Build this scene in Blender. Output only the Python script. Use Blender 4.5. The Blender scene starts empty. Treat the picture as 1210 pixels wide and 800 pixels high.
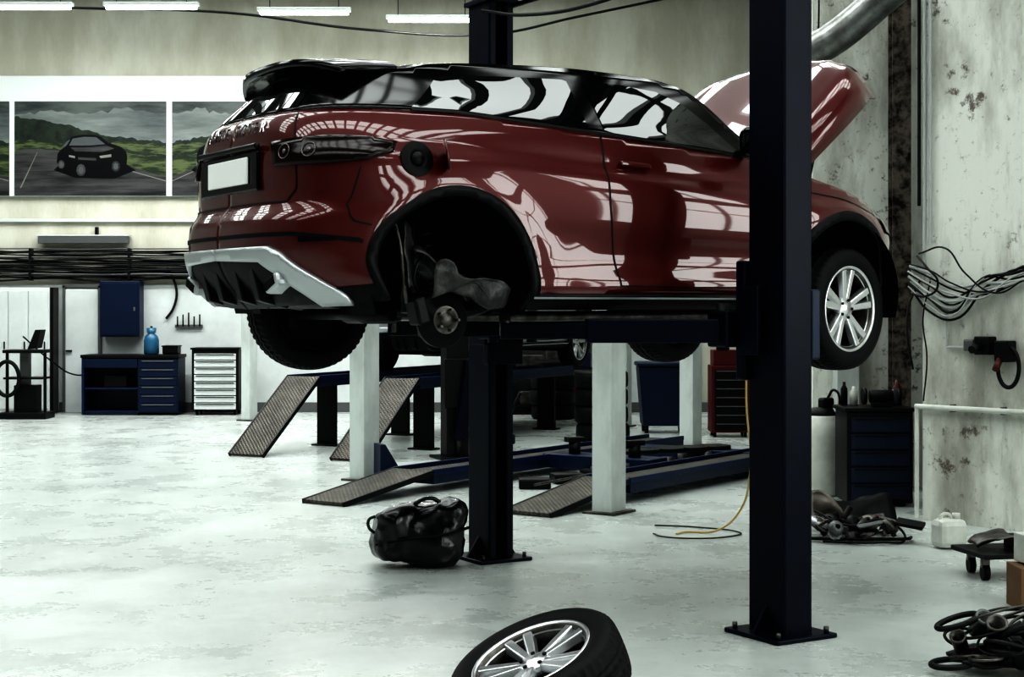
import bpy, bmesh, math, random
import numpy as np
from mathutils import Vector, Matrix, noise, Euler
from mathutils.geometry import delaunay_2d_cdt
random.seed(4)
R=math.radians
D=bpy.data
SC=bpy.context.scene.collection

# ------------------------------------------------------------ materials
def mat(name,col,rough=.5,metal=0,coat=0,spec=.5,bump=0,bscale=20,var=0,vscale=3,ior=None,vcol=None,stretch=(1,1,1),emit=0,coatr=.03,vlo=.42,vhi=.62,cior=1.5):
    m=D.materials.new(name); m.use_nodes=True
    nt=m.node_tree; b=nt.nodes['Principled BSDF']
    c=(*col,1)
    b.inputs['Base Color'].default_value=c
    b.inputs['Roughness'].default_value=rough
    b.inputs['Metallic'].default_value=metal
    b.inputs['Coat Weight'].default_value=coat
    b.inputs['Coat Roughness'].default_value=coatr
    b.inputs['Coat IOR'].default_value=cior
    b.inputs['Specular IOR Level'].default_value=spec
    if ior: b.inputs['IOR'].default_value=ior
    if emit:
        b.inputs['Emission Color'].default_value=c
        b.inputs['Emission Strength'].default_value=emit
    if bump or var:
        tc=nt.nodes.new('ShaderNodeTexCoord'); mp=nt.nodes.new('ShaderNodeMapping')
        mp.inputs['Scale'].default_value=stretch
        nt.links.new(tc.outputs['Object'],mp.inputs[0])
    if var:
        n=nt.nodes.new('ShaderNodeTexNoise'); n.inputs['Scale'].default_value=vscale; n.inputs['Detail'].default_value=8
        n.inputs['Roughness'].default_value=.65
        nt.links.new(mp.outputs[0],n.inputs['Vector'])
        mr=nt.nodes.new('ShaderNodeMapRange'); mr.inputs[1].default_value=vlo; mr.inputs[2].default_value=vhi
        nt.links.new(n.outputs['Fac'],mr.inputs[0])
        mx=nt.nodes.new('ShaderNodeMix'); mx.data_type='RGBA'
        vc=vcol if vcol else tuple(k*.5 for k in col)
        mx.inputs[6].default_value=tuple(col[i]*(1-var)+vc[i]*var for i in range(3))+(1,)
        mx.inputs[7].default_value=c
        nt.links.new(mr.outputs[0],mx.inputs[0]); nt.links.new(mx.outputs[2],b.inputs['Base Color'])
    if bump:
        n2=nt.nodes.new('ShaderNodeTexNoise'); n2.inputs['Scale'].default_value=bscale; n2.inputs['Detail'].default_value=5
        nt.links.new(mp.outputs[0],n2.inputs['Vector'])
        bp=nt.nodes.new('ShaderNodeBump'); bp.inputs['Strength'].default_value=bump; bp.inputs['Distance'].default_value=.02
        nt.links.new(n2.outputs['Fac'],bp.inputs['Height']); nt.links.new(bp.outputs[0],b.inputs['Normal'])
    return m
M={}
M['red']=mat('car_paint_red',(.080,.0065,.0055),.36,.25,1,.35,cior=1.56,coatr=.03)
M['silvercar']=mat('car_paint_silver',(.30,.31,.31),.35,.5,1)
M['gblack']=mat('gloss_black',(.002,.002,.0022),.12,0,0,.30)
M['glass']=mat('tinted_glass',(.004,.005,.0055),.015,0,0,.60,ior=1.55)
M['plastic']=mat('black_plastic',(.005,.005,.006),.5,0,0,.25)
M['underbody']=mat('underbody_black',(.003,.003,.0035),.65,0,0,.2,bump=.3,bscale=12)
M['rubber']=mat('tyre_rubber',(.007,.007,.008),.6,0,0,.25)
M['alloy']=mat('alloy_silver',(.72,.73,.74),.28,.9)
M['satin']=mat('satin_silver',(.50,.52,.53),.35,.6,.3)
M['chrome']=mat('chrome',(.8,.8,.8),.12,1)
M['steel']=mat('worn_steel',(.18,.17,.16),.4,.8,var=.7,vscale=8,vcol=(.03,.026,.022))
M['lamp']=mat('tail_lamp_smoked',(.010,.004,.004),.14,0,0,.35)
M['lampring']=mat('lamp_ring',(.16,.14,.14),.25,.6)
M['plate']=mat('number_plate_white',(.85,.85,.83),.4)
M['navy']=mat('lift_paint_navy',(.0022,.0045,.017),.42,0,0,.22,var=.6,vscale=4,vcol=(.001,.0018,.006))
M['blue']=mat('steel_paint_blue',(.005,.018,.068),.42,0,.05,.4,var=.6,vscale=5)
M['bluelt']=mat('gas_blue',(.03,.12,.20),.35)
M['dkblue']=mat('cabinet_dark_blue',(.004,.013,.04),.42,0,.05,.4)
M['wpost']=mat('post_white',(.60,.64,.62),.5,var=.4,vscale=3,stretch=(1,1,.4),vcol=(.30,.31,.29))
M['white']=mat('white_enamel',(.62,.65,.64),.4,var=.2,vscale=2)
M['whitepl']=mat('white_plastic',(.66,.67,.62),.45,var=.3,vscale=5)
M['gray']=mat('grey_metal',(.15,.155,.155),.4,.4)
M['dark']=mat('dark_metal',(.007,.007,.008),.45,.2,0,.35)
M['redcab']=mat('cabinet_red',(.08,.006,.006),.4)
M['yellow']=mat('strap_yellow',(.50,.38,.16),.6)
M['cable']=mat('cable_black',(.006,.006,.006),.5,0,0,.35)
M['cablew']=mat('cable_grey',(.42,.43,.42),.5)
M['rust']=mat('rusty_beam',(.020,.012,.010),.8,.2,var=.9,vscale=9,vcol=(.22,.19,.16),bump=.5,bscale=30)
M['card']=mat('cardboard',(.20,.12,.065),.8,var=.3,vscale=6)
M['duct']=mat('galvanised_duct',(.40,.41,.40),.35,.7,var=.6,vscale=6,vcol=(.14,.13,.12))
M['bag']=mat('black_vinyl',(.005,.005,.006),.27,0,.3,bump=.35,bscale=9)
M['tube']=mat('fluorescent_tube',(1,1,.97),.4,emit=9)
M['rubberc']=mat('dull_red_plastic',(.08,.012,.012),.5)

def diamond(name,col,sc=28,metal=.7,r=.4):
    m=mat(name,col,r,metal,var=.6,vscale=4,vcol=tuple(k*.4 for k in col))
    nt=m.node_tree; b=nt.nodes['Principled BSDF']
    tc=nt.nodes.new('ShaderNodeTexCoord')
    hs=[]
    for a in (45,-45):
        mp=nt.nodes.new('ShaderNodeMapping'); mp.inputs['Rotation'].default_value=(0,0,R(a))
        nt.links.new(tc.outputs['Object'],mp.inputs[0])
        w=nt.nodes.new('ShaderNodeTexWave'); w.inputs['Scale'].default_value=sc/3
        nt.links.new(mp.outputs[0],w.inputs['Vector']); hs.append(w)
    mm=nt.nodes.new('ShaderNodeMath'); mm.operation='MULTIPLY'
    nt.links.new(hs[0].outputs['Fac'],mm.inputs[0]); nt.links.new(hs[1].outputs['Fac'],mm.inputs[1])
    bp=nt.nodes.new('ShaderNodeBump'); bp.inputs['Strength'].default_value=.9; bp.inputs['Distance'].default_value=.02
    nt.links.new(mm.outputs[0],bp.inputs['Height']); nt.links.new(bp.outputs[0],b.inputs['Normal'])
    return m
M['checker']=diamond('checker_plate',(.13,.12,.105))

def wallmat(name,base,dirt,amt,lo=.40,hi=.62,vs=1.3,stretch=(1,1,.35),peel=0):
    m=mat(name,base,.75,bump=.25,bscale=14,var=amt,vscale=vs,vcol=dirt,stretch=stretch,vlo=lo,vhi=hi)
    if peel:
        nt=m.node_tree; b=nt.nodes['Principled BSDF']
        src=b.inputs['Base Color'].links[0].from_socket
        tc=nt.nodes.new('ShaderNodeTexCoord')
        for sc_,l_,h_,pc,cl,st in((3.2,.58,.63,peel,(.10,.07,.055,1),(1,1,1)),(11,.58,.66,peel*.8,(.14,.11,.09,1),(1,1,1)),(5,.54,.70,peel*.6,(.20,.17,.14,1),(1,1,.15))):
            mp=nt.nodes.new('ShaderNodeMapping'); mp.inputs['Scale'].default_value=st
            n=nt.nodes.new('ShaderNodeTexNoise'); n.inputs['Scale'].default_value=sc_; n.inputs['Detail'].default_value=12; n.inputs['Roughness'].default_value=.78
            nt.links.new(tc.outputs['Object'],mp.inputs[0]); nt.links.new(mp.outputs[0],n.inputs['Vector'])
            mr=nt.nodes.new('ShaderNodeMapRange'); mr.inputs[1].default_value=l_; mr.inputs[2].default_value=h_
            nt.links.new(n.outputs['Fac'],mr.inputs[0])
            mu=nt.nodes.new('ShaderNodeMath'); mu.operation='MULTIPLY'; mu.inputs[1].default_value=pc
            nt.links.new(mr.outputs[0],mu.inputs[0])
            mx=nt.nodes.new('ShaderNodeMix'); mx.data_type='RGBA'
            nt.links.new(mu.outputs[0],mx.inputs[0]); nt.links.new(src,mx.inputs[6]); mx.inputs[7].default_value=cl
            src=mx.outputs[2]
        nt.links.new(src,b.inputs['Base Color'])
    return m
M['wallback']=wallmat('plaster_cream',(.58,.575,.50),(.37,.355,.28),.6)
M['wallright']=wallmat('plaster_stained',(.72,.73,.68),(.24,.23,.19),.75,.34,.54,1.6,peel=.85)
M['wallpl']=wallmat('plaster_plain',(.26,.27,.26),(.15,.15,.14),.4)
M['ceil']=wallmat('ceiling_paint',(.13,.13,.13),(.08,.08,.08),.3,stretch=(1,1,1))
M['board']=mat('display_board_white',(.72,.75,.74),.5)

# floor
fm=mat('floor_epoxy',(.60,.64,.62),.28,0,.0,.5)
nt=fm.node_tree; b=nt.nodes['Principled BSDF']; tc=nt.nodes.new('ShaderNodeTexCoord')
def nz(scale,det,rg,lo,hi):
    n=nt.nodes.new('ShaderNodeTexNoise'); n.inputs['Scale'].default_value=scale; n.inputs['Detail'].default_value=det; n.inputs['Roughness'].default_value=rg
    nt.links.new(tc.outputs['Object'],n.inputs['Vector'])
    mr=nt.nodes.new('ShaderNodeMapRange'); mr.inputs[1].default_value=lo; mr.inputs[2].default_value=hi
    nt.links.new(n.outputs['Fac'],mr.inputs[0]); return mr
def mixc(f,a,bc):
    mx=nt.nodes.new('ShaderNodeMix'); mx.data_type='RGBA'
    nt.links.new(f.outputs[0],mx.inputs[0])
    if isinstance(a,tuple): mx.inputs[6].default_value=(*a,1)
    else: nt.links.new(a.outputs[2],mx.inputs[6])
    mx.inputs[7].default_value=(*bc,1); return mx
c1=mixc(nz(.45,10,.7,.35,.65),(.375,.40,.385),(.52,.55,.53))
c2=mixc(nz(7,14,.82,.54,.78),c1,(.31,.325,.305))
c3=mixc(nz(1.1,15,.88,.58,.84),c2,(.15,.155,.14))
nt.links.new(c3.outputs[2],b.inputs['Base Color'])
rr=nz(1.5,8,.7,.3,.7); r2=nt.nodes.new('ShaderNodeMapRange'); r2.inputs[3].default_value=.18; r2.inputs[4].default_value=.42
nt.links.new(rr.outputs[0],r2.inputs[0]); nt.links.new(r2.outputs[0],b.inputs['Roughness'])
M['floor']=fm

# ------------------------------------------------------------ helpers
def link(o,par=None):
    SC.objects.link(o)
    if par: o.parent=par
    return o
def empty(name,loc=(0,0,0),rz=0,rot=None):
    o=D.objects.new(name,None); o.location=loc; o.rotation_euler=rot if rot else (0,0,rz); o.empty_display_size=.1
    return link(o)
def mesh(name,par,verts,faces,m,smooth=False,loc=(0,0,0),rot=(0,0,0)):
    me=D.meshes.new(name); me.from_pydata([tuple(v) for v in verts],[],faces); me.update()
    if m: me.materials.append(m)
    if smooth:
        for p in me.polygons: p.use_smooth=True
    o=D.objects.new(name,me); o.location=loc; o.rotation_euler=rot
    return link(o,par)
def bevel(o,w,seg=2):
    if w>0:
        md=o.modifiers.new('b','BEVEL'); md.width=w; md.segments=seg; md.limit_method='ANGLE'
    return o
def box(name,par,c,s,m,rot=(0,0,0),bev=.004):
    x,y,z=s[0]/2,s[1]/2,s[2]/2
    v=[(-x,-y,-z),(x,-y,-z),(x,y,-z),(-x,y,-z),(-x,-y,z),(x,-y,z),(x,y,z),(-x,y,z)]
    f=[(0,3,2,1),(4,5,6,7),(0,1,5,4),(1,2,6,5),(2,3,7,6),(3,0,4,7)]
    return bevel(mesh(name,par,v,f,m,False,c,rot),bev)
def cyl(name,par,p0,p1,r,m,seg=24,r2=None,bev=0):
    p0=Vector(p0);p1=Vector(p1);d=p1-p0;L=d.length
    r2=r if r2 is None else r2
    v=[];f=[]
    for k,(z,rr_) in enumerate(((0,r),(L,r2))):
        for i in range(seg):
            a=2*math.pi*i/seg; v.append((rr_*math.cos(a),rr_*math.sin(a),z))
    for i in range(seg):
        j=(i+1)%seg; f.append((i,j,seg+j,seg+i))
    f.append(tuple(range(seg-1,-1,-1))); f.append(tuple(range(seg,2*seg)))
    o=mesh(name,par,v,f,m)
    for p in o.data.polygons:
        if len(p.vertices)==4: p.use_smooth=True
    o.location=p0; o.rotation_euler=d.to_track_quat('Z','Y').to_euler()
    return bevel(o,bev)
def lathe(name,par,prof,m,seg=48,loc=(0,0,0),rot=(0,0,0),mod=None,smooth=True):
    v=[];f=[];n=len(prof)
    for i in range(seg):
        a=2*math.pi*i/seg
        for k,(r,z) in enumerate(prof):
            if mod: r=mod(i,k,r)
            v.append((r*math.cos(a),r*math.sin(a),z))
    for i in range(seg):
        j=(i+1)%seg
        for k in range(n-1):
            f.append((i*n+k,j*n+k,j*n+k+1,i*n+k+1))
    o=mesh(name,par,v,f,m,smooth,loc,rot)
    return o
def tube(name,par,pts,r,m,cyclic=False,res=3,smooth=True):
    cu=D.curves.new(name,'CURVE'); cu.dimensions='3D'; cu.bevel_depth=r; cu.bevel_resolution=res; cu.use_fill_caps=True
    if smooth and len(pts)>2:
        sp=cu.splines.new('BEZIER'); sp.bezier_points.add(len(pts)-1)
        for i,p in enumerate(pts):
            q=sp.bezier_points[i]; q.co=p; q.handle_left_type=q.handle_right_type='AUTO'
        cu.resolution_u=8
    else:
        sp=cu.splines.new('POLY'); sp.points.add(len(pts)-1)
        for i,p in enumerate(pts): sp.points[i].co=(*p,1)
    sp.use_cyclic_u=cyclic
    cu.materials.append(m)
    return link(D.objects.new(name,cu),par)
def prism(name,par,pts,y0,y1,m,loc=(0,0,0),rot=(0,0,0),bev=0):
    """polygon in XZ extruded along Y"""
    n=len(pts); v=[(p[0],y0,p[1]) for p in pts]+[(p[0],y1,p[1]) for p in pts]
    f=[tuple(range(n)),tuple(range(2*n-1,n-1,-1))]
    for i in range(n):
        j=(i+1)%n; f.append((j,i,n+i,n+j))
    o=mesh(name,par,v,f,m,False,loc,rot)
    bm=bmesh.new(); bm.from_mesh(o.data); bmesh.ops.recalc_face_normals(bm,faces=bm.faces); bm.to_mesh(o.data); bm.free()
    return bevel(o,bev)
def itp(tab,x):
    n=len(tab)
    if x<=tab[0][0]: return tab[0][1]
    if x>=tab[-1][0]: return tab[-1][1]
    for i in range(n-1):
        if x<=tab[i+1][0]: break
    x0,y0=tab[i]; x1,y1=tab[i+1]; h=x1-x0
    def sl(k):
        if k<=0: return (tab[1][1]-tab[0][1])/(tab[1][0]-tab[0][0])
        if k>=n-1: return (tab[-1][1]-tab[-2][1])/(tab[-1][0]-tab[-2][0])
        a=(tab[k][1]-tab[k-1][1])/(tab[k][0]-tab[k-1][0]); b_=(tab[k+1][1]-tab[k][1])/(tab[k+1][0]-tab[k][0])
        return 0 if a*b_<=0 else 2*a*b_/(a+b_)
    m0,m1=sl(i)*h,sl(i+1)*h; t=(x-x0)/h
    return (2*t**3-3*t*t+1)*y0+(t**3-2*t*t+t)*m0+(-2*t**3+3*t*t)*y1+(t**3-t*t)*m1
def sm(t):
    t=max(0,min(1,t)); return t*t*(3-2*t)

# ------------------------------------------------------------ car body surface
XR0,AR,PR=-1.40,.71,3.3
XF0,AF,PF=1.05,1.12,2.25
def _end(x0,a,p,sgn,N=1500):
    out=[];s=0;last=None
    for i in range(N+1):
        ph=(math.pi/2)*(i/N)
        x=x0+sgn*a*math.sin(ph)**(2/p); y=max(0,math.cos(ph))**(2/p)
        if last is not None: s+=math.hypot(x-last[0],(y-last[1])*.93)
        out.append((s,x,y)); last=(x,y)
    return out
RT=_end(XR0,AR,PR,-1); FT=_end(XF0,AF,PF,1)
RS=np.array([t[0] for t in RT]);RX=np.array([t[1] for t in RT]);RY=np.array([t[2] for t in RT])
FS=np.array([t[0] for t in FT]);FX=np.array([t[1] for t in FT]);FY=np.array([t[2] for t in FT])
SMIN=XR0-RS[-1]; SMAX=XF0+FS[-1]
def outl(s):
    if s<XR0: d=XR0-s; return float(np.interp(d,RS,RX)),float(np.interp(d,RS,RY))
    if s>XF0: d=s-XF0; return float(np.interp(d,FS,FX)),float(np.interp(d,FS,FY))
    return s,1.0
def sy(y): # rear s for half-width y (m)
    return XR0-float(np.interp(-abs(y)/.93,-RY,RS))
def fy(y):
    return XF0+float(np.interp(-abs(y)/.93,-FY,FS))
WZ=[(.28,.84),(.34,.895),(.39,.925),(.44,.928),(.52,.914),(.62,.916),(.74,.934),(.86,.942),(.93,.938),(.975,.924),(1.01,.902),(1.10,.884),(1.19,.855),(1.30,.800),(1.50,.690),(1.60,.620)]
DR=[(.28,.16),(.36,.09),(.46,.02),(.56,-.02),(.66,-.03),(.74,-.02),(.79,.02),(.84,.035),(1.0,.03),(1.15,.045),(1.23,.065),(1.29,.12),(1.45,.28),(1.56,.40)]
DF=[(.28,-.12),(.5,0),(.7,.02),(.85,-.05),(1.0,-.2),(1.1,-.4),(1.5,-.4)]
def zb(X): return 1.19-.07*max(X,-1.2)
ARC=[(-1.27,.425,.435),(1.33,.395,.42)]
def surf0(s,z,side):
    X0,Y0=outl(s)
    wt=sm((z-.45)/.4)*(1-sm((z-1.25)/.25))
    zz=z+.07*max(X0,-1.2)*wt
    w=itp(WZ,zz)
    tr=sm((-.5-X0)/1.5)*sm((z-1.05)/.45)
    w*=1-.13*tr
    tf=sm((X0-.0)/1.0)*sm((z-1.0)/.3)
    w*=1-.05*tf
    for xc,zc,r in ARC:
        rr_=math.hypot(X0-xc,z-zc)
        if rr_<1 and z<1.1: w+=.022*math.exp(-((rr_-r-.03)/.10)**2)
    if -.7<X0<.9: w-=.010*math.exp(-((z-.56)/.07)**2)*sm((X0+.7)/.4)*sm((.9-X0)/.4)
    x=X0+itp(DR,z)*sm((-1.10-X0)/.85)+itp(DF,z)*sm((X0-.95)/1.2)
    return Vector((x,side*Y0*w,z))
def surf(side,off=0):
    def fn(s,z):
        p=surf0(s,z,side)
        if off:
            e=.006
            s2=min(s+e,SMAX-1e-3); s1=s2-2*e
            if s1<SMIN: s1=SMIN+1e-4; s2=s1+2*e
            a=surf0(s2,z,side)-surf0(s1,z,side); b_=surf0(s,z+e,side)-surf0(s,z-e,side)
            n=a.cross(b_)
            if side>0: n=-n
            if n.length>1e-9: p=p+n.normalized()*off
        return p
    return fn
def dens(lp,h):
    out=[]
    for i in range(len(lp)):
        a=Vector(lp[i]);b_=Vector(lp[(i+1)%len(lp)]); n=max(1,int(round((b_-a).length/h)))
        for k in range(n): out.append(a.lerp(b_,k/n))
    return out
def inpoly(px,py,lp):
    ins=np.zeros(len(px),bool); n=len(lp)
    for i in range(n):
        x1,y1=lp[i];x2,y2=lp[(i+1)%n]
        if y1==y2: continue
        c=((y1>py)!=(y2>py))&(px<(x2-x1)*(py-y1)/(y2-y1)+x1); ins^=c
    return ins
def patch(name,par,poly,fn,m,side=-1,h=.035,holes=(),thick=0):
    loops=[[(p[0],p[1]) for p in dens(l,h)] for l in [poly]+list(holes)]
    pts=[];ed=[]
    for l in loops:
        b0=len(pts); pts+=l; ed+=[(b0+i,b0+(i+1)%len(l)) for i in range(len(l))]
    B=np.array(pts)
    gx,gy=np.meshgrid(np.arange(B[:,0].min(),B[:,0].max(),h),np.arange(B[:,1].min(),B[:,1].max(),h))
    gx=gx.ravel();gy=gy.ravel()
    k=inpoly(gx,gy,loops[0])
    for l in loops[1:]: k&=~inpoly(gx,gy,l)
    gx=gx[k];gy=gy[k]
    if len(gx):
        d=np.full(len(gx),9.)
        for i in range(len(B)): d=np.minimum(d,(gx-B[i,0])**2+(gy-B[i,1])**2)
        k=d>(.5*h)**2; pts+=list(zip(gx[k].tolist(),gy[k].tolist()))
    res=delaunay_2d_cdt([Vector(p) for p in pts],ed,[],0,1e-7)
    V=res[0];T=res[2]
    c=np.array([[sum(V[i][0] for i in t)/3,sum(V[i][1] for i in t)/3] for t in T])
    k=inpoly(c[:,0],c[:,1],loops[0])
    for l in loops[1:]: k&=~inpoly(c[:,0],c[:,1],l)
    F=[tuple(t) if side<0 else tuple(reversed(t)) for t,q in zip(T,k) if q]
    o=mesh(name,par,[fn(v[0],v[1]) for v in V],F,m,True)
    if thick:
        md=o.modifiers.new('s','SOLIDIFY'); md.thickness=thick; md.offset=-1
    return o
def strip(name,par,line,fn,w,m,side=-1):
    """ribbon following a line in (s,z)"""
    pts=[]
    for i in range(len(line)-1):
        a=Vector(line[i]);b_=Vector(line[i+1]);n=max(1,int((b_-a).length/.03))
        for k in range(n): pts.append(a.lerp(b_,k/n))
    pts.append(Vector(line[-1])); v=[];f=[]
    for i,p in enumerate(pts):
        d=(pts[min(i+1,len(pts)-1)]-pts[max(i-1,0)]).normalized(); n=Vector((-d.y,d.x))*w/2
        v+=[fn(*(p+n)),fn(*(p-n))]
        if i: f.append((2*i-2,2*i-1,2*i+1,2*i))
    return mesh(name,par,v,f,m,True)
def arcpts(xc,zc,r,a0,a1,n=24):
    return [(xc+r*math.cos(R(a0+(a1-a0)*i/n)),zc+r*math.sin(R(a0+(a1-a0)*i/n))) for i in range(n+1)]

def wheel(par,loc,rot,name='wheel',brake=False):
    """wheel: axis local Z, outer face +Z"""
    e=D.objects.new(name,None); link(e,par); e.location=loc; e.rotation_euler=rot; e.empty_display_size=.1
    prof=[(.235,-.085),(.245,-.105),(.275,-.117),(.31,-.118),(.335,-.108),(.348,-.095),(.352,-.08),(.355,-.055),(.355,-.052),(.346,-.050),(.346,-.042),(.356,-.040),(.357,-.008),(.348,-.006),(.348,.006),(.357,.008),(.356,.040),(.346,.042),(.346,.050),(.355,.052),(.355,.055),(.352,.08),(.348,.095),(.335,.108),(.31,.118),(.275,.117),(.245,.105),(.235,.085)]
    def md(i,k,r):
        if k in (5,6,7,20,21,22) and i%3==0: return r-.009
        if k in (11,12,15,16) and i%4==0: return r-.006
        return r
    t=lathe('tyre',e,prof,M['rubber'],168,mod=md)
    rim=[(.243,.100),(.238,.104),(.230,.100),(.222,.085),(.215,.05),(.205,-.02),(.215,-.08),(.235,-.09)]
    lathe('rim_barrel',e,rim,M['steel'],64)
    lathe('rim_flange',e,[(.218,.078),(.226,.088),(.236,.107),(.246,.109),(.252,.103),(.247,.094)],M['alloy'],64)
    bm=bmesh.new()
    def hexa(pa,pb,wa,wb,za,zb_,ta,tb):
        pa=Vector(pa);pb=Vector(pb);d=(pb-pa).normalized();n=Vector((-d.y,d.x))
        vs=[]
        for p,w,z,t_ in((pa,wa,za,ta),(pb,wb,zb_,tb)):
            for sg,zo,wf in((-1,-t_,1.15),(1,-t_,1.15),(1,0,.75),(-1,0,.75)):
                q=p+n*sg*w/2*wf; vs.append(bm.verts.new((q.x,q.y,z+zo)))
        for a,b_,c,d_ in((0,1,2,3),(7,6,5,4),(0,4,5,1),(1,5,6,2),(2,6,7,3),(3,7,4,0)):
            bm.faces.new((vs[a],vs[b_],vs[c],vs[d_]))
    for i in range(5):
        a=2*math.pi*i/5+.3
        for sg in(-1,1):
            a1=a+sg*.20;a2=a+sg*.19
            hexa((.045*math.cos(a1),.045*math.sin(a1)),(.232*math.cos(a2),.232*math.sin(a2)),.040,.052,.078,.096,.03,.04)
    bmesh.ops.recalc_face_normals(bm,faces=bm.faces)
    me=D.meshes.new('spokes'); bm.to_mesh(me); bm.free(); me.materials.append(M['alloy'])
    o=link(D.objects.new('spokes',me),e); bevel(o,.005)
    lathe('hub_cap',e,[(0,.088),(.028,.087),(.033,.080),(.06,.078),(.068,.070),(.07,.04)],M['alloy'],32)
    for i in range(5):
        a=2*math.pi*i/5
        cyl('lug_nut_%d'%(i+1),e,(.052*math.cos(a),.052*math.sin(a),.06),(.052*math.cos(a),.052*math.sin(a),.086),.009,M['dark'],6)
    lathe('inner_disc',e,[(.21,-.03),(.17,-.045),(0,-.045)],M['underbody'],48)
    if brake:
        lathe('brake_disc',e,[(0,.0),(.07,.0),(.07,-.01),(.16,-.01),(.16,-.035),(0,-.035)],M['steel'],48)
        box('brake_caliper',e,(-.12,.06,-.02),(.07,.12,.08),M['dark'],bev=.01)
    return e

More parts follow.
